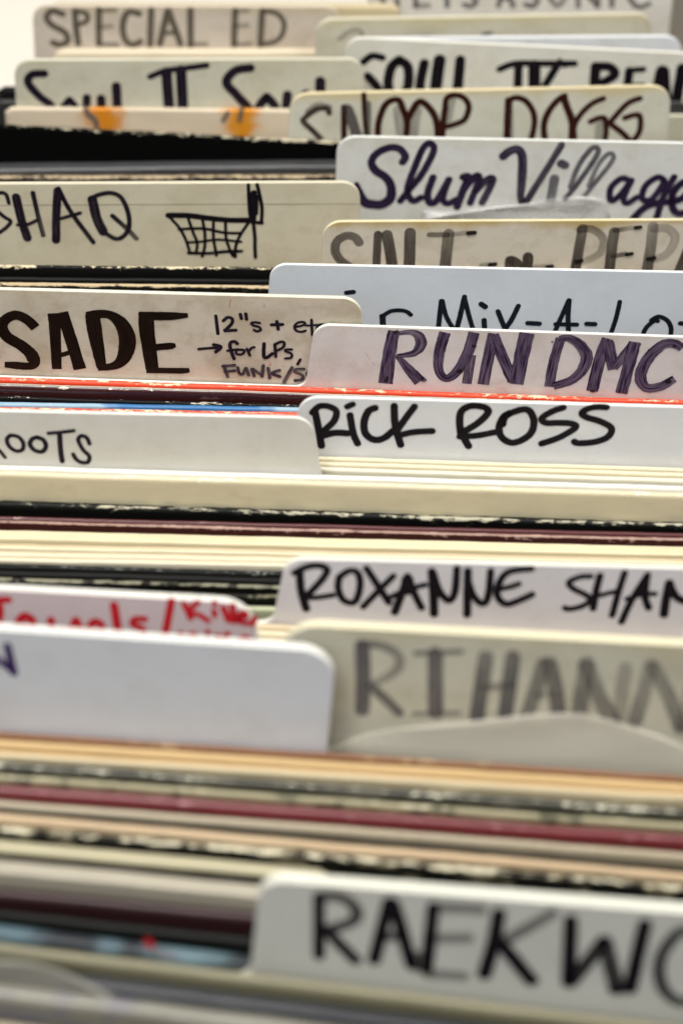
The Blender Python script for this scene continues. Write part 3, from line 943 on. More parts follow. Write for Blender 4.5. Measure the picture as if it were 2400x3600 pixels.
S = [[(415, 158), (435, 320)], [(485, 202), (520, 172), (562, 182), (565, 220), (520, 272), (497, 290)], [(500, 294), (600, 288)], [(640, 142), (650, 182)], [(690, 138), (697, 188)],
     [(818, 222), (770, 216), (742, 224), (760, 245), (812, 260), (825, 288), (790, 298), (765, 285), {'w': 25}], [(925, 238), (1028, 235)], [(975, 208), (988, 278)],
     [(1135, 258), (1190, 250), (1232, 232), (1220, 213), (1170, 218), (1138, 250), (1150, 288), (1195, 303), (1238, 292), {'w': 23}], [(1293, 192), (1300, 330), {'w': 25}], [(1240, 245), (1405, 236), {'w': 20}],
     [(1400, 234), (1365, 238), (1345, 265), (1352, 300), (1400, 312), {'w': 24}],
     [(258, 460), (440, 445), {'w': 26}], [(395, 420), (462, 440), (415, 486)], [(410, 445), (440, 445), {'w': 40}],
     [(612, 410), (590, 392), (555, 397), (545, 430), (560, 490), (583, 548)], [(522, 475), (620, 462), {'w': 24}], [(640, 465), (608, 472), (602, 500), (640, 510), (670, 495), (674, 470), (640, 465), {'w': 23}],
     [(700, 458), (728, 518), {'w': 25}], [(715, 485), (740, 452), (768, 442), {'w': 24}],
     [(858, 410), (855, 520), (880, 537), (935, 500)], [(957, 415), (965, 528), {'w': 27}], [(955, 418), (1010, 392), (1043, 402), (1030, 445), (968, 475), {'w': 25}],
     [(1112, 462), (1060, 464), (1057, 480), (1108, 502), (1105, 538), (1052, 545), {'w': 23}], [(1190, 555), (1166, 598), {'w': 25}]]
lettering('small_note', S, fr, (600, 1050), Z, PURPLE, c, 31, 1.2)
S = [[(490, 612), (525, 712), {'w': 30}], [(478, 616), (588, 608)], [(500, 665), (588, 656)], [(615, 628), (630, 680), (665, 688), (692, 632), (716, 698)],
     [(745, 642), (766, 705)], [(752, 640), (835, 695)], [(850, 608), (840, 708)], [(895, 632), (910, 724)], [(1000, 652), (930, 680), (1003, 710)], [(1115, 628), (1040, 762), {'w': 33}],
     [(1225, 642), (1160, 642), (1142, 665), (1212, 700), (1200, 738), (1142, 745)], [(1275, 655), (1250, 690), (1280, 720)], [(1300, 640), (1320, 740)]]
lettering('small_note', S, fr, (600, 1050), Z, ink_mat('dry_purple_ink', (0.02, 0.014, 0.028), (0.07, 0.055, 0.07), 0.75), c, 29, 1.2, rag=0.14, lift=0.0004)
lettering('red_scratch', [[(552, 10), (545, 40), (542, 80), {'w': 7}], [(918, 595), (914, 612), {'w': 10}], [(905, 575), (908, 585), {'w': 5}]], fr, (600, 1050), Z, RED, c, 7, 0.6, rag=0.6)

# --- 17 streaky purple card
c, fr = card(((1200, 1137), (2400, 1178)), 'white divider with big streaky purple capitals above a bright red sleeve', (0.68, 0.66, 0.65), 'R',
             ((1094, 1200), (1084, 1300)), z=28, H=29, grime=0.35, t=1.7, rad=7, edgecol=(0.82, 0.81, 0.78), yellow=(0.6, 0.56, 0.45), yamt=0.25, maxgap=5)
S = [[(480, 300, 108), (440, 500, 124), (405, 770, 136)], [(530, 318, 44), (640, 308, 60), (715, 350, 100), (725, 430, 104), (660, 500, 70), (512, 525, 44), {'d': 1.00, 'd1': 1.15}],
     [(525, 538, 50), (610, 640, 90), (715, 755, 120), {'d': 1.18}],
     [(948, 315, 108), (902, 470, 104), (888, 620, 90), (922, 710, 80), (990, 725, 84), (1080, 640, 96), (1165, 480, 104), (1215, 315, 106)], [(1190, 520), (1150, 775), {'w': 88, 'd': 1.00}],
     [(1395, 325), (1345, 550), (1300, 780), {'w': 108}], [(1395, 335), (1480, 540), (1570, 750), {'w': 102}], [(1700, 322, 140), (1650, 540, 136), (1605, 775, 130)],
     [(2010, 365), (1950, 560), (1905, 800), {'w': 94, 'd': 1.18}], [(2000, 368, 66), (2088, 362, 80), (2190, 425, 104), (2250, 530, 112), (2210, 650, 104), (2110, 745, 92), (1950, 800, 80), {'d': 1.18}],
     [(2438, 370), (2370, 550), (2300, 840), {'w': 110, 'd': 1.23}], [(2445, 400), (2492, 640), {'w': 108, 'd': 1.30}], [(2500, 630), (2675, 412), {'w': 84, 'd': 1.13}], [(2688, 402), (2638, 600), (2568, 860), {'w': 114}],
     [(3120, 450, 80), (3060, 412, 90), (2960, 415, 100), (2840, 510, 108), (2760, 640, 112), (2745, 740, 108), (2800, 815, 92), (2920, 805, 92), (3050, 735, 80), {'d': 1.18}]]
lettering('lettering', S, fr, (1200, 1050), Z, STREAKY, c, 105, 1.2, cap='flat', rag=0.09, ws=1.0)
S = [[(490, 300), (510, 292), {'w': 30}], [(410, 748), (420, 715), {'w': 26}], [(745, 742), (765, 738), {'w': 30}], [(500, 520), (508, 545), {'w': 16}], [(1205, 425), (1225, 430), {'w': 24}], [(1075, 660), (1095, 655), {'w': 34}],
     [(2290, 840), (2310, 845), {'w': 26}], [(2985, 760), (3010, 755), {'w': 32}], [(3045, 430), (3060, 428), {'w': 20}], [(1930, 392), (1934, 390), {'w': 16}]]
lettering('pen_dot', S, fr, (1200, 1050), Z, DARKDOT, c, 24, 0.85, lift=0.0006, rag=0.3)
lettering('red_scratch', [[(215, 485), (265, 565), {'w': 3}], [(285, 585), (308, 615), {'w': 5}]], fr, (1200, 1050), Z, RED, c, 4, 0.45, rag=0.6)

# --- 18 red, dark, blue sleeves
REDB = (0.80, 0.06, 0.018)
sleeve(((0, 1320), (2400, 1402)), 'bright red sleeve with a chipped rim, below the streaky purple lettering',
       sleeve_mat(REDB, wamt=0.85, wear=(0.74, 0.6, 0.4), grain=0.15), t=2.6, z=-1, maxgap=2, wav=0.0003)
sleeve(((0, 1342), (2400, 1419)), 'glossy dark maroon sleeve with white scuffs, right in front of the bright red sleeve',
       sleeve_mat((0.045, 0.011, 0.012), core=(0.5, 0.44, 0.36), corew=0.18, wamt=0.62, wear=(0.66, 0.6, 0.5), rough=0.2, coat=0.5, patch=((0.07, 0.03, 0.03), 30, 0.55)), t=2.6, z=-2, maxgap=2.2)
sleeve(((0, 1388), (1040, 1418)), 'black sleeve with a thin white worn line, between the maroon and blue sleeves',
       sleeve_mat((0.012, 0.012, 0.012), wamt=0.7, wear=(0.6, 0.55, 0.45)), t=2.0, z=-6, maxgap=4)
sleeve(((0, 1408), (1040, 1427)), 'bright blue sleeve with pale scuffs, behind the short-lettered grey divider',
       sleeve_mat((0.035, 0.17, 0.42), wamt=0.5, wear=(0.6, 0.62, 0.55), grain=0.5, patch=((0.30, 0.46, 0.60), 24, 0.52)), t=2.6, z=-4, maxgap=2)
sleeve(((0, 1427), (1040, 1446)), 'narrow red sleeve with chips, between the blue sleeve and the short-lettered divider',
       sleeve_mat(REDB, wamt=0.85, wear=(0.76, 0.66, 0.46), grain=0.15), t=2.2, z=-2, maxgap=2)

# --- 19 clean white card with rounded black letters
c, fr = card(((1200, 1391), (2400, 1424)), 'clean white divider with rounded black marker capitals in two words', (0.69, 0.70, 0.73), 'R',
             ((1040, 1450), (1036, 1480)), z=28, H=28, grime=0.08, t=1.7, rad=8, edgecol=(0.82, 0.82, 0.82), maxgap=6)
S = [[(125, 210), (190, 152), (280, 155), (345, 200), (320, 290), (220, 385), {'w': 62}], [(150, 205), (180, 350), (208, 515)], [(215, 425), (330, 395), (450, 400)],
     [(445, 155), (495, 133), {'w': 58}], [(470, 232), (500, 400), (540, 494), {'w': 62}], [(700, 165), (640, 195), (600, 290), (612, 400), (690, 458), (780, 443), (865, 375), {'w': 66}],
     [(875, 147), (885, 330), (935, 505)], [(1062, 152), (980, 260), (900, 375), {'w': 62}], [(910, 420), (1050, 388), (1225, 378), {'w': 62}],
     [(1487, 415), (1475, 280), (1497, 192), (1587, 147), (1705, 162), (1735, 212), (1637, 310), (1500, 392), {'w': 66}], [(1477, 430), (1637, 420), (1807, 388), {'w': 62}], [(1500, 420), (1558, 518)],
     [(1870, 318), (1900, 240), (2037, 183), (2117, 195), (2157, 290), (2127, 400), (2027, 470), (1937, 483), (1857, 430), (1838, 340), (1877, 250), (1937, 212)],
     [(2427, 162), (2317, 202), (2230, 262), (2267, 303), (2397, 303), (2510, 312), (2535, 350), (2387, 438), (2227, 494), {'w': 62}],
     [(2822, 160), (2697, 160), (2600, 205), (2637, 250), (2767, 290), (2867, 352), (2837, 430), (2717, 478), (2567, 490), (2527, 475), {'w': 62}]]
lettering('lettering', S, fr, (1050, 1370), Z, BLACK, c, 65, 1.15)

CR1 = (0.70, 0.64, 0.46)
CR2 = (0.74, 0.70, 0.56)
sleeve(((1200, 1603), (2400, 1642)), 'thin cream sleeve touching the foot of the rounded black lettered divider, rearmost of three',
       sleeve_mat(CR1, wamt=0.4, wear=(0.8, 0.76, 0.64)), t=2.0, z=1, maxgap=1.5, xl=-0.10)
sleeve(((1200, 1621), (2400, 1659)), 'thin cream sleeve in the middle of three below the rounded black lettering',
       sleeve_mat(CR1, wamt=0.45, wear=(0.8, 0.76, 0.64)), t=2.0, z=0, maxgap=1.5, xl=-0.10)
sleeve(((1200, 1640), (2400, 1679)), 'thin cream sleeve nearest of three below the rounded black lettering',
       sleeve_mat(CR2, wamt=0.35, wear=(0.8, 0.77, 0.66)), t=2.2, z=-1, maxgap=1.5, xl=-0.10)

# --- 20 grey card with short lettering
c, fr = card(((0, 1437), (1040, 1460)), 'light grey divider at the left ending in small round purple-black capitals', (0.68, 0.67, 0.63), 'L',
             ((1112, 1530), (1121, 1630)), z=29, H=29, grime=0.16, t=1.8, rad=8, edgecol=(0.8, 0.79, 0.74), maxgap=6)
S = [[(-160, 190), (-150, 420)], [(-160, 195), (-80, 210), (-90, 290), (-140, 310)], [(-120, 310), (-20, 335), (50, 412), {'w': 32}],
     [(100, 208), (170, 222), (217, 280), (208, 340), (150, 352), (88, 310), (66, 245), (100, 208)], [(340, 226), (400, 250), (425, 310), (390, 358), (320, 345), (278, 290), (300, 242), (345, 226), {'w': 42}],
     [(448, 190), (560, 180), (680, 166), {'w': 36}], [(550, 205), (560, 350), (574, 445), {'w': 46}], [(825, 285), (800, 232), (750, 212), (722, 250), (765, 340), (822, 400), (808, 455), (745, 455), (700, 425), (675, 382)]]
lettering('lettering', S, fr, (0, 1450), Z, PURPLE, c, 38, 1.1)

sleeve(((0, 1632), (2400, 1705)), 'white paper sleeve at the foot of the short-lettered grey divider',
       sleeve_mat((0.78, 0.76, 0.70), wamt=0.2, wear=(0.6, 0.5, 0.36), grain=0.1), t=2.4, z=0, maxgap=1.5)
sleeve(((0, 1650), (2400, 1727)), 'wide cream cardboard sleeve, its faintly stained front showing above the black one',
       sleeve_mat((0.66, 0.59, 0.41), wamt=0.75, wear=(0.80, 0.77, 0.66), grain=0.22, patch=((0.56, 0.47, 0.30), 34, 0.63)), t=2.8, z=-1, maxgap=1.5)
sleeve(((0, 1752), (2400, 1831)), 'black sleeve with a flaking speckled rim, in front of the wide cream sleeve',
       sleeve_mat((0.010, 0.011, 0.010), wamt=0.95, wear=(0.5, 0.47, 0.36)), t=3.4, z=-10, maxgap=3)
sleeve(((0, 1811), (2400, 1872)), 'thin dark red sleeve with a pale line, between black and cream sleeves',
       sleeve_mat((0.075, 0.010, 0.014), wamt=0.5, wear=(0.5, 0.33, 0.3), rough=0.3), t=2.0, z=-8, gap=1.5, maxgap=3)
sleeve(((0, 1827), (2400, 1890)), 'dark brown sleeve with a continuous thin pink-tan rim, between dark red and cream',
       sleeve_mat((0.06, 0.014, 0.012), wamt=1.5, wear=(0.46, 0.30, 0.25)), t=1.6, z=-9, maxgap=1.5, r=0.5)
sleeve(((0, 1861), (2400, 1920)), 'thick cream sleeve directly in front of the thin dark red sleeve',
       sleeve_mat((0.74, 0.65, 0.44), wamt=0.3, wear=(0.78, 0.74, 0.6), stripes=((0.6, 0.45, 0.27), 1.0, 0.0)), t=5.4, z=-6, maxgap=3, r=0.8)
sleeve(((0, 1909), (2400, 1962)), 'cream sleeve with a tan fold line, second in front of the dark red sleeve',
       sleeve_mat((0.70, 0.62, 0.44), core=(0.52, 0.34, 0.18), corew=0.13, wamt=0.2, wear=(0.58, 0.40, 0.22)), t=3.0, z=-4, maxgap=1.5, r=0.7)  # tan mid line is the gap shade put into the colour
sleeve(((0, 1934), (2400, 1982)), 'cream sleeve, third in front of the dark red sleeve, above the black group',
       sleeve_mat((0.72, 0.65, 0.48), core=(0.52, 0.34, 0.18), corew=0.1, wamt=0.2, wear=(0.6, 0.45, 0.27)), t=2.8, z=-3, maxgap=1.5, r=0.7)  # core colour paints the shaded gap as a tan line
sleeve(((0, 1954), (2400, 2000)), 'pale cream sleeve last before the black group, behind the angular black lettering',
       sleeve_mat((0.74, 0.68, 0.52), core=(0.52, 0.36, 0.2), corew=0.1, wamt=0.2, wear=(0.6, 0.45, 0.25)), t=2.6, z=-2, maxgap=1.5, r=0.7)  # gap darkness painted tan along the middle of the top
sleeve(((0, 1974), (1000, 2003)), 'black sleeve with grey scuffed rim, just in front of the pale cream sleeve',
       sleeve_mat((0.014, 0.015, 0.014), wamt=0.72, wear=(0.3, 0.31, 0.29)), t=2.8, z=-3, maxgap=2, xr=0.06)
sleeve(((0, 2000), (1000, 2028)), 'plain black sleeve in the middle of the black group behind the red lettering',
       sleeve_mat((0.012, 0.012, 0.012), wamt=0.25, wear=(0.2, 0.2, 0.18)), t=2.8, z=-4, gap=1.4, maxgap=2, xr=0.06)
sleeve(((0, 2026), (1000, 2056)), 'black sleeve with an olive-grey rim behind the red-lettered divider',
       sleeve_mat((0.014, 0.014, 0.011), wamt=1.1, wear=(0.27, 0.26, 0.19)), t=2.0, z=-4, maxgap=2, xr=0.06)
sleeve(((0, 2060), (1000, 2088)), 'black sleeve with a faint olive rim, nearest of the black group',
       sleeve_mat((0.014, 0.014, 0.011), wamt=0.95, wear=(0.22, 0.21, 0.14)), t=2.0, z=-5, gap=1.4, maxgap=3, xr=0.06)
sleeve(((700, 2120), (980, 2129)), 'pale olive-green sleeve peeping out right of the red-lettered divider',
       sleeve_mat((0.48, 0.50, 0.33), wamt=0.4, wear=(0.68, 0.68, 0.52)), t=2.4, z=-8, maxgap=5, xr=0.06)

# --- 21 angular black letters
c, fr = card(((1200, 1957), (2400, 1988)), 'pinkish-white divider with heavy angular black capitals, leaning letters', (0.71, 0.69, 0.73), 'R',
             ((988, 2010), (972, 2140)), z=28, H=28, grime=0.1, t=2.0, rad=8, edgecol=(0.80, 0.78, 0.72), maxgap=6, rough=0.22)
S = [[(222, 245), (330, 192), (440, 177), (520, 212), (480, 300), (350, 440), {'w': 54}], [(270, 240), (282, 400), (330, 575), {'w': 60}], [(320, 472), (430, 470), (575, 448), {'w': 46}],
     [(630, 285), (720, 226), (800, 242), (825, 350), (790, 490), (730, 520), (660, 480), (622, 380), (632, 285), {'w': 52}], [(882, 202), (980, 350), (1088, 515)], [(1130, 272), (1000, 400), (852, 555), {'w': 50}],
     [(1260, 275), (1200, 450), (1142, 605), {'w': 60}], [(1262, 280), (1330, 450), (1388, 565)], [(1110, 462), (1250, 400), (1420, 352), {'w': 46}], [(1258, 310), (1262, 400), {'w': 90}],
     [(1482, 228), (1497, 450), (1502, 620), {'w': 62}], [(1497, 250), (1547, 400), (1617, 488), (1660, 485), (1697, 400), (1712, 202), {'w': 54}], [(1510, 330), (1530, 440), {'w': 70}],
     [(1812, 222), (1807, 450), (1807, 625), {'w': 58}], [(1812, 300), (1857, 440), (1927, 518), (1977, 508), (2007, 400), (2022, 222), {'w': 52}], [(1830, 380), (1850, 450), {'w': 60}],
     [(2395, 202), (2217, 222), (2127, 282), (2080, 400), (2097, 480), (2167, 528), (2267, 500), (2400, 440), {'w': 52}], [(2097, 390), (2197, 370), (2280, 342), {'w': 44}],
     [(2941, 276), (2841, 282), (2741, 330), (2781, 390), (2881, 440), (2938, 490), (2861, 550), (2741, 578), (2702, 565), {'w': 48}], [(3026, 268), (2991, 400), (2961, 572)],
     [(3251, 242), (3191, 430), (3136, 635), {'w': 50}], [(2981, 462), (3181, 410), {'w': 40}], [(3461, 262), (3341, 450), (3281, 560), (3221, 695), {'w': 52}], [(3456, 272), (3436, 450), (3470, 565)],
     [(3271, 482), (3421, 440), (3530, 436), {'w': 42}], [(3440, 330), (3420, 420), {'w': 60}], [(3661, 335), (3631, 480), (3611, 625), {'w': 64}], [(3661, 335), (3711, 450), (3800, 500), (3850, 470), (3870, 330), {'w': 60}]]
lettering('lettering', S, fr, (950, 1920), Z, BLACK, c, 54, 1.3, ws=1.32)

sleeve(((900, 2188), (1200, 2200)), 'thin cream-orange sleeve at the foot of the angular black lettered divider',
       sleeve_mat((0.66, 0.54, 0.35), wamt=0.4, wear=(0.8, 0.75, 0.6)), t=2.4, z=-2, maxgap=4)

sleeve(((900, 2211), (1200, 2224)), 'thin pale cream sleeve, middle one in the gap right of the red lettering',
       sleeve_mat((0.74, 0.68, 0.5), wamt=0.4, wear=(0.8, 0.75, 0.6)), t=2.4, z=-6, maxgap=4)
sleeve(((900, 2236), (1200, 2250)), 'thin yellowish sleeve, nearest one in the gap right of the red lettering',
       sleeve_mat((0.66, 0.57, 0.36), wamt=0.4, wear=(0.8, 0.75, 0.6)), t=2.4, z=-6, maxgap=4)

# --- 22 red lettering card
c, fr = card(((0, 2052), (800, 2096)), 'glossy pinkish divider at the left with bright red handwriting', (0.68, 0.57, 0.60), 'L',
             ((908, 2190), (914, 2240)), z=30, H=29, grime=0.1, t=3.2, rad=12, edgecol=(0.76, 0.75, 0.70), maxgap=6, rough=0.18)
A = 1307
S = [[(-60, 155), (80, 152), {'w': 48}], [(10, 150), (30, 260), (5, 360), (-60, 400), {'w': 50, 'ox': -30}], [(150, 400), (220, 300), (290, 330), (290, 380), (150, 400), (200, 470), (290, 460), {'w': 50}],
     [(470, 335), (480, 400), (520, 460), (575, 420), (620, 460), (700, 345), {'w': 46}], [(700, 340), (740, 420), {'w': 50}], [(810, 430), (870, 350), (930, 380), (920, 430), (810, 440), (850, 500), (930, 490), {'w': 46}],
     [(1050, 200), (1070, 330), (1090, 480), {'w': 50}], [(1330, 330), (1240, 332), (1228, 380), (1310, 420), (1300, 490), (1220, 490), {'w': 44}], [(1577, 160), (1517, 470), {'w': 46}],
     [(385, 190), (420, 260), (445, 320), {'w': 40, 'ox': A}], [(510, 172), (430, 262), (520, 290), (605, 345), {'w': 38, 'ox': A}], [(665, 175), (667, 195), {'w': 34, 'ox': A}], [(660, 250), (667, 300), {'w': 34, 'ox': A}],
     [(745, 222), (790, 340), {'w': 40, 'ox': A}], [(830, 202), (838, 350), {'w': 40, 'ox': A}], [(860, 330), (950, 300), (940, 265), (890, 290), (880, 345), (970, 368), {'w': 36, 'ox': A}], [(1035, 320), (1010, 370), {'w': 40, 'ox': A}],
     [(330, 530), (350, 455), (395, 520), {'w': 34, 'ox': A}], [(400, 520), (470, 458), (500, 540), {'w': 34, 'ox': A}], [(602, 440), (604, 448), {'w': 34, 'ox': A}], [(606, 500), (610, 550), {'w': 34, 'ox': A}],
     [(690, 478), (700, 570), {'w': 34, 'ox': A}], [(785, 462), (720, 525), (790, 570), {'w': 36, 'ox': A}], [(890, 540), (990, 530), (945, 490), (890, 530), (930, 580), {'w': 36, 'ox': A}]]
lettering('lettering', S, fr, (0, 2050), Z, RED, c, 45, 1.3, ws=1.6)

# --- 23 faded grey capitals
c, fr = card(((1100, 2176), (2400, 2245)), 'yellow-edged divider with tall faded grey capitals under plastic', (0.59, 0.575, 0.475), 'R',
             ((985, 2290), (980, 2400)), z=50, H=50, grime=0.35, t=3.6, rad=12, edgecol=(0.74, 0.69, 0.5), yellow=(0.6, 0.54, 0.34), yamt=0.4, maxgap=9)
S = [[(95, 350), (100, 500), (95, 650), {'w': 62, 'd': 1.0, 'd1': .8}], [(95, 345), (180, 350), (255, 390), (262, 450), (200, 500), (120, 530), {'w': 42, 'd': .7, 'd1': .35}], [(140, 540), (265, 660), {'w': 46, 'd': .75}],
     [(430, 385), (432, 660), {'w': 64, 'd': .8}], [(340, 386), (550, 380), {'w': 24, 'd': .8}], [(330, 666), (540, 660), {'w': 22, 'd': .6}],
     [(662, 400), (642, 540), (622, 680), {'w': 64, 'd': .6, 'd1': .95}], [(787, 400), (770, 530), (752, 670), {'w': 64, 'd': .7, 'd1': .95}], [(660, 545), (780, 530), {'w': 42, 'd': .5}],
     [(930, 430), (890, 560), (840, 690), {'w': 64, 'd': .6}], [(955, 430), (985, 560), (995, 680), {'w': 66, 'd': .6, 'd1': .8}], [(895, 580), (985, 575), {'w': 40, 'd': .35}],
     [(1122, 430), (1088, 690), {'w': 70, 'd': .5, 'd1': .7}], [(1125, 440), (1180, 580), (1245, 700), {'w': 70, 'd': .5, 'd1': .6}], [(1302, 450), (1270, 700), {'w': 58, 'd': .4}],
     [(1420, 440), (1345, 700), {'w': 64, 'd': .4, 'd1': .6}], [(1425, 445), (1500, 580), (1555, 730), {'w': 64, 'd': .45, 'd1': .6}], [(1640, 450), (1560, 720), {'w': 60, 'd': .4}],
     [(1760, 440), (1690, 720), {'w': 60, 'd': .4}], [(1770, 440), (1850, 720), {'w': 60, 'd': .4}]]
lettering('lettering', S, fr, (1200, 2000), Y, GREYINK, c, 60, 0.8, ws=1.12)
poly_sheet(fr, [(1120, 2640), (1300, 2570), (1500, 2540), (1700, 2522), (1880, 2502), (2050, 2502), (2200, 2540), (2350, 2590), (2560, 2700)], 56,
           'milky plastic sleeve bulging up over the feet of the faded grey capitals', poly_mat((0.88, 0.85, 0.75), 0.55, 0.4), bulge=0.0015)
setprev(fr[0], fr[0] + fr[1], 0.0040)

# --- 24 tall blank card with one purple letter
c, fr = card(((0, 2190), (1100, 2262)), 'tall blank bluish-white divider with one purple letter end at its left', (0.66, 0.68, 0.74), 'L',
             ((1166, 2420), (1152, 2600)), z=48, H=49, grime=0.14, t=3.6, rad=11, edgecol=(0.76, 0.76, 0.73), maxgap=9, rough=0.4)
lettering('lettering', [[(35, 352), (50, 415), (66, 478), {'w': 27}], [(-45, 385), (62, 470), {'w': 26}], [(-48, 385), (-35, 490), {'w': 26}]], fr, (0, 2000), Y, VIOLET, c, 27, 1.2, ws=1.45)

# --- 25 blurred sleeves in front
sleeve(((0, 2568), (2400, 2722)), 'thin rust-brown sleeve with a scuffed rim at the foot of the tall blank divider',
       sleeve_mat((0.20, 0.085, 0.035), wamt=0.7, wear=(0.5, 0.36, 0.2)), t=2.4, z=0, maxgap=2)
sleeve(((0, 2596), (2400, 2750)), 'pale orange-cream sleeve in front of the rust-brown sleeve',
       sleeve_mat((0.58, 0.4, 0.19), wamt=0.5, wear=(0.78, 0.68, 0.46)), t=2.7, z=-1, maxgap=1.5)
sleeve(((0, 2632), (2400, 2782)), 'cream sleeve with an orange crease, behind the first mottled black sleeve',
       sleeve_mat((0.58, 0.49, 0.32), core=(0.55, 0.28, 0.06), corew=0.12, wamt=0.35, wear=(0.62, 0.38, 0.12)), t=2.8, z=-2, maxgap=1.5)
sleeve(((0, 2667), (2400, 2834)), 'black sleeve with flaking white patches, in front of the orange-creased cream sleeve',
       sleeve_mat((0.05, 0.048, 0.034), wamt=0.78, wear=(0.72, 0.69, 0.55), grain=0.4, patch=((0.10, 0.095, 0.07), 60, 0.5)), t=3.4, z=-3, maxgap=1.5)
sleeve(((0, 2716), (2400, 2890)), 'olive-cream mottled sleeve right behind the wide maroon sleeve',
       sleeve_mat((0.32, 0.29, 0.18), wamt=0.75, wear=(0.62, 0.56, 0.4), patch=((0.10, 0.10, 0.06), 90, 0.52)), t=2.2, z=-4, gap=2.0, maxgap=2)
sleeve(((0, 2746), (2400, 2924)), 'wide maroon sleeve with mauve scuffs, crossing the lower third of the photo',
       sleeve_mat((0.14, 0.014, 0.020), wamt=0.62, wear=(0.42, 0.2, 0.22), rough=0.36, grain=0.4), t=4.4, z=-4, maxgap=1.5)
sleeve(((0, 2808), (2400, 2992)), 'grey-tan sleeve directly in front of the wide maroon sleeve',
       sleeve_mat((0.4, 0.345, 0.25), wamt=0.5, wear=(0.62, 0.56, 0.44)), t=2.6, z=-5, maxgap=1.5)
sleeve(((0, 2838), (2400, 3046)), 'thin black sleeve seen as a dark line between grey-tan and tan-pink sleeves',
       sleeve_mat((0.012, 0.011, 0.010), wamt=0.15), t=1.6, z=-9, gap=0.4, maxgap=1)  # black slab added to darken a gap where only shade falls
sleeve(((0, 2852), (2400, 3062)), 'tan-pink sleeve between two dark lines, second in front of the wide maroon sleeve',
       sleeve_mat((0.5, 0.37, 0.23), wamt=0.45, wear=(0.7, 0.6, 0.42)), t=3.2, z=-5, gap=0.5, maxgap=2)
sleeve(((0, 2899), (2400, 3106)), 'black sleeve with round pale flecks behind the grey streaked lettering divider',
       sleeve_mat((0.02, 0.02, 0.016), wamt=0.92, wear=(0.72, 0.67, 0.5), patch=((0.16, 0.14, 0.09), 80, 0.56)), t=2.6, z=-5, maxgap=1.5)
sleeve(((0, 2942), (1200, 3052)), 'thick cream sleeve left of and behind the lowest lettered divider',
       sleeve_mat((0.5, 0.455, 0.3), wamt=0.4, wear=(0.76, 0.71, 0.54)), t=4.6, z=-5, gap=1.2, maxgap=2, xr=0.0)
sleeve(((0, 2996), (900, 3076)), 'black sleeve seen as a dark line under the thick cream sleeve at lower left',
       sleeve_mat((0.014, 0.010, 0.007), wamt=0.1), t=2.2, z=-10, gap=0.4, maxgap=1.5, xr=0.0)  # added slab standing in for deep shade below the cream sleeve
sleeve(((0, 3020), (900, 3106)), 'grey-cream sleeve with mauve foot, nearest pale sleeve left of the lowest divider',
       sleeve_mat((0.42, 0.385, 0.31), wamt=0.4, wear=(0.72, 0.69, 0.6)), t=5.6, r=1.0, z=-6, gap=0.6, maxgap=3, xr=0.0)
sleeve(((0, 3110), (900, 3196)), 'dark plum-brown sleeve left of the lowest lettered divider',
       sleeve_mat((0.030, 0.009, 0.011), wamt=0.35, wear=(0.2, 0.12, 0.13)), t=4.0, z=-8, maxgap=3, xr=0.0)
sleeve(((0, 3192), (900, 3290)), 'dark grey sleeve between the plum sleeve and the light blue one',
       sleeve_mat((0.022, 0.024, 0.022), wamt=0.3, wear=(0.1, 0.1, 0.09)), t=3.0, z=-12, maxgap=5, xr=0.0)
o, fr = sleeve(((0, 3238), (900, 3352)), 'dark sleeve with light blue patches and one red spot, beside the lowest divider',
               sleeve_mat((0.02, 0.026, 0.034), wamt=0.4, wear=(0.25, 0.36, 0.4), blobs=[(0.004, 0.016, (0.10, 0.17, 0.21), 0.9), (0.0345, 0.006, (0.10, 0.17, 0.21), 0.8), (0.059, 0.017, (0.15, 0.25, 0.29), 0.9)]), t=5.5, z=-12, maxgap=2, xr=0.0)
lettering('red_spot', [[(695, 355), (705, 372), {'w': 46, 'd': .8}], [(735, 405), (820, 425), {'w': 30, 'd': .4}]], (fr[0] - fr[3] * 0.004, fr[1], fr[2], fr[3]), (0, 3000), Y, RED, o, 40, 1.0, lift=0.0048)

# --- 26 lowest lettered card
c, fr = card(((960, 3062), (2400, 3174)), 'large out-of-focus white divider at the bottom with streaked black-grey capitals', (0.66, 0.66, 0.62), 'R',
             ((903, 3150), (886, 3380)), z=30, H=42, grime=0.12, t=4.0, rad=8, edgecol=(0.72, 0.72, 0.64), maxgap=8)
S = [[(-103, 200), (-103, 470), {'w': 42}], [(-100, 196), (0, 202), (68, 258), (50, 312), (-60, 348), {'w': 44, 'd': .75}], [(-70, 352), (65, 490), {'w': 44}],
     [(215, 232), (150, 490), {'w': 46}], [(240, 232), (322, 512), {'w': 48}], [(225, 225), (235, 240), {'w': 60}], [(185, 385), (285, 375), {'w': 40, 'd': .75}],
     [(422, 242), (390, 532), {'w': 46}], [(430, 246), (640, 256), {'w': 46, 'd': .5}], [(410, 390), (580, 386), {'w': 46, 'd': .48}], [(395, 552), (560, 562), {'w': 44, 'd': .48}], [(350, 470), (345, 520), {'w': 50, 'd': .6}],
     [(722, 272), (700, 400), (655, 555), {'w': 50}], [(970, 272), (765, 390), {'w': 44, 'd': .55}], [(722, 400), (872, 582), {'w': 52}],
     [(1052, 302), (1042, 590), {'w': 50}], [(1050, 590), (1205, 400), {'w': 52, 'd': .85}], [(1205, 400), (1265, 620), {'w': 58, 'd': .8}], [(1392, 322), (1322, 620), {'w': 50}], [(1250, 620), (1330, 618), {'w': 44}],
     [(1640, 350), (1545, 362), (1462, 480), (1472, 610), (1560, 680), (1660, 640), {'w': 46, 'd': .75}]]
lettering('lettering', S, fr, (1200, 3000), Y, BLACK, c, 46, 1.25, ws=1.36)

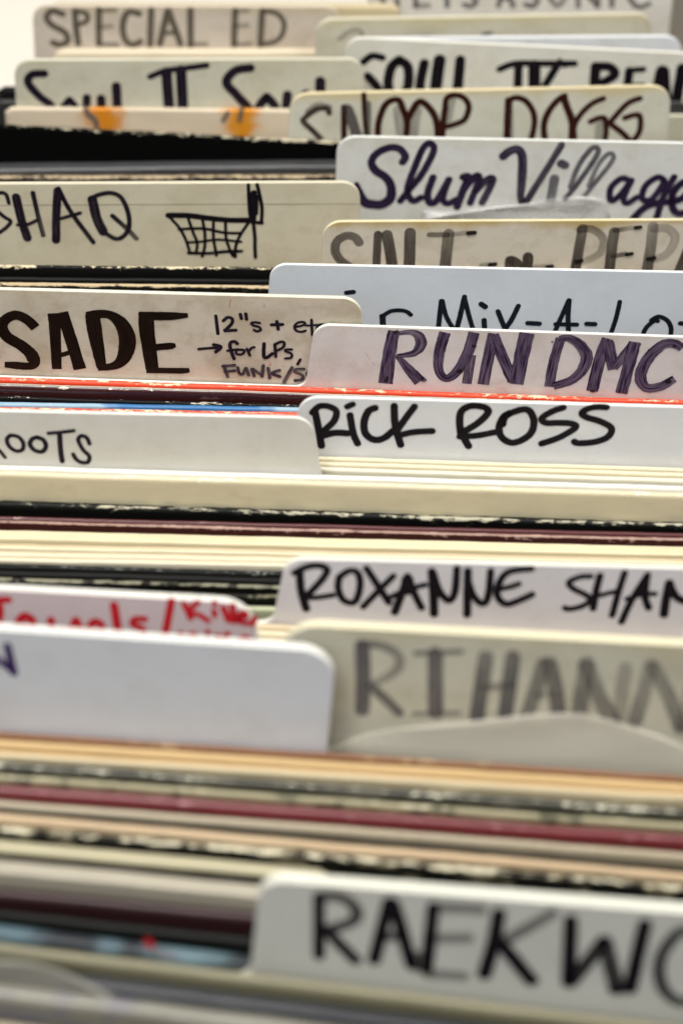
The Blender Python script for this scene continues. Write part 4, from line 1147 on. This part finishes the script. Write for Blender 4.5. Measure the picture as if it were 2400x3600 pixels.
sleeve(((0, 3308), (2400, 3600)), 'olive-cream rimmed sleeve at the foot of the lowest lettered divider',
       sleeve_mat((0.22, 0.205, 0.13), wamt=0.3, wear=(0.45, 0.42, 0.3)), t=3.4, z=0, maxgap=3)
sleeve(((0, 3372), (2400, 3672)), 'charcoal sleeve with a smooth front in the bottom corner of the photo',
       sleeve_mat((0.022, 0.024, 0.031), wamt=0.12, wear=(0.1, 0.1, 0.1), rough=0.35), t=6.5, z=-8, maxgap=2, r=2.4)
o, fr = sleeve(((330, 3484), (1200, 3594)), 'milky grey plastic-wrapped sleeve lowest in the photo',
               sleeve_mat((0.25, 0.24, 0.20), wamt=0.4, wear=(0.42, 0.4, 0.34), rough=0.3, grain=0.5, patch=((0.19, 0.18, 0.21), 30, 0.56)), t=6.0, z=-10, maxgap=6)
poly_sheet((fr[0] + Vector((0, 0.0064, 0)), fr[1], fr[2], fr[3]), [(-160, 3372), (-20, 3366), (120, 3380), (220, 3410), (310, 3450), (420, 3500), (560, 3540)], -FLOOR * 0 + 10,
           'rounded flap of milky plastic rising at the bottom left corner', poly_mat((0.46, 0.45, 0.39), 0.6, 0.3), off=0.0, bulge=0.003)
sleeve(((0, 3580), (2400, 3890)), 'tan flecked sleeve cut off by the bottom edge of the photo',
       sleeve_mat((0.46, 0.40, 0.28), wamt=0.5, wear=(0.6, 0.52, 0.32), patch=((0.2, 0.17, 0.12), 40, 0.55)), t=6.0, z=-8, maxgap=3)

# ================================================================== setting
def box(name, lo, hi, mat, parent=None, kind=None):
    bm = bmesh.new()
    bmesh.ops.create_cube(bm, size=1)
    c_ = [(a + b) / 2 for a, b in zip(lo, hi)]
    for v in bm.verts:
        v.co = Vector([v.co[i] * (hi[i] - lo[i]) for i in range(3)])
    bmesh.ops.bevel(bm, geom=bm.edges[:], offset=0.001, segments=2, affect='EDGES')
    me = bpy.data.meshes.new(name)
    bm.to_mesh(me)
    bm.free()
    o = put(name, me, parent, (mat,))
    o.location = c_
    if kind:
        o['kind'] = kind
    return o


def wood_mat(col):
    m, nt = new_mat('bin_wood')
    tc = nd(nt, 'ShaderNodeTexCoord').outputs['Object']
    n = noise(nt, tc, (8, 0.6, 8), 30, 6, 0.65)
    c_ = mixc(nt, n, tuple(x * 0.55 for x in col), col)
    finish(nt, c_, 0.5, n, 0.3, 0.0005)
    return m


def plain_mat(name, col, rough=0.5):
    m, nt = new_mat(name)
    tc = nd(nt, 'ShaderNodeTexCoord').outputs['Object']
    n = noise(nt, tc, (1, 1, 1), 20, 4, 0.6)
    c_ = mixc(nt, mth(nt, 'MULTIPLY', n, 0.25), col, tuple(x * 0.8 for x in col))
    finish(nt, c_, rough, n, 0.1, 0.0004)
    return m


box('shelf', (-0.9, -0.6, FLOOR - 0.03), (0.9, 1.6, FLOOR - 0.001), wood_mat((0.16, 0.11, 0.07)), kind='structure')
box('rear_counter', (-0.9, YREAR, -0.13), (0.178, 1.6, -0.10), plain_mat('white_laminate', (0.86, 0.81, 0.72)), kind='structure')
p = box('bin_side_panel', (0.180, -0.35, FLOOR), (0.195, 0.75, 0.012), wood_mat((0.13, 0.10, 0.075)))
tag(p, 'dark brown wooden side of the record bin at the upper right corner', 'bin side')

for d in DBG:
    print('ROW', d)
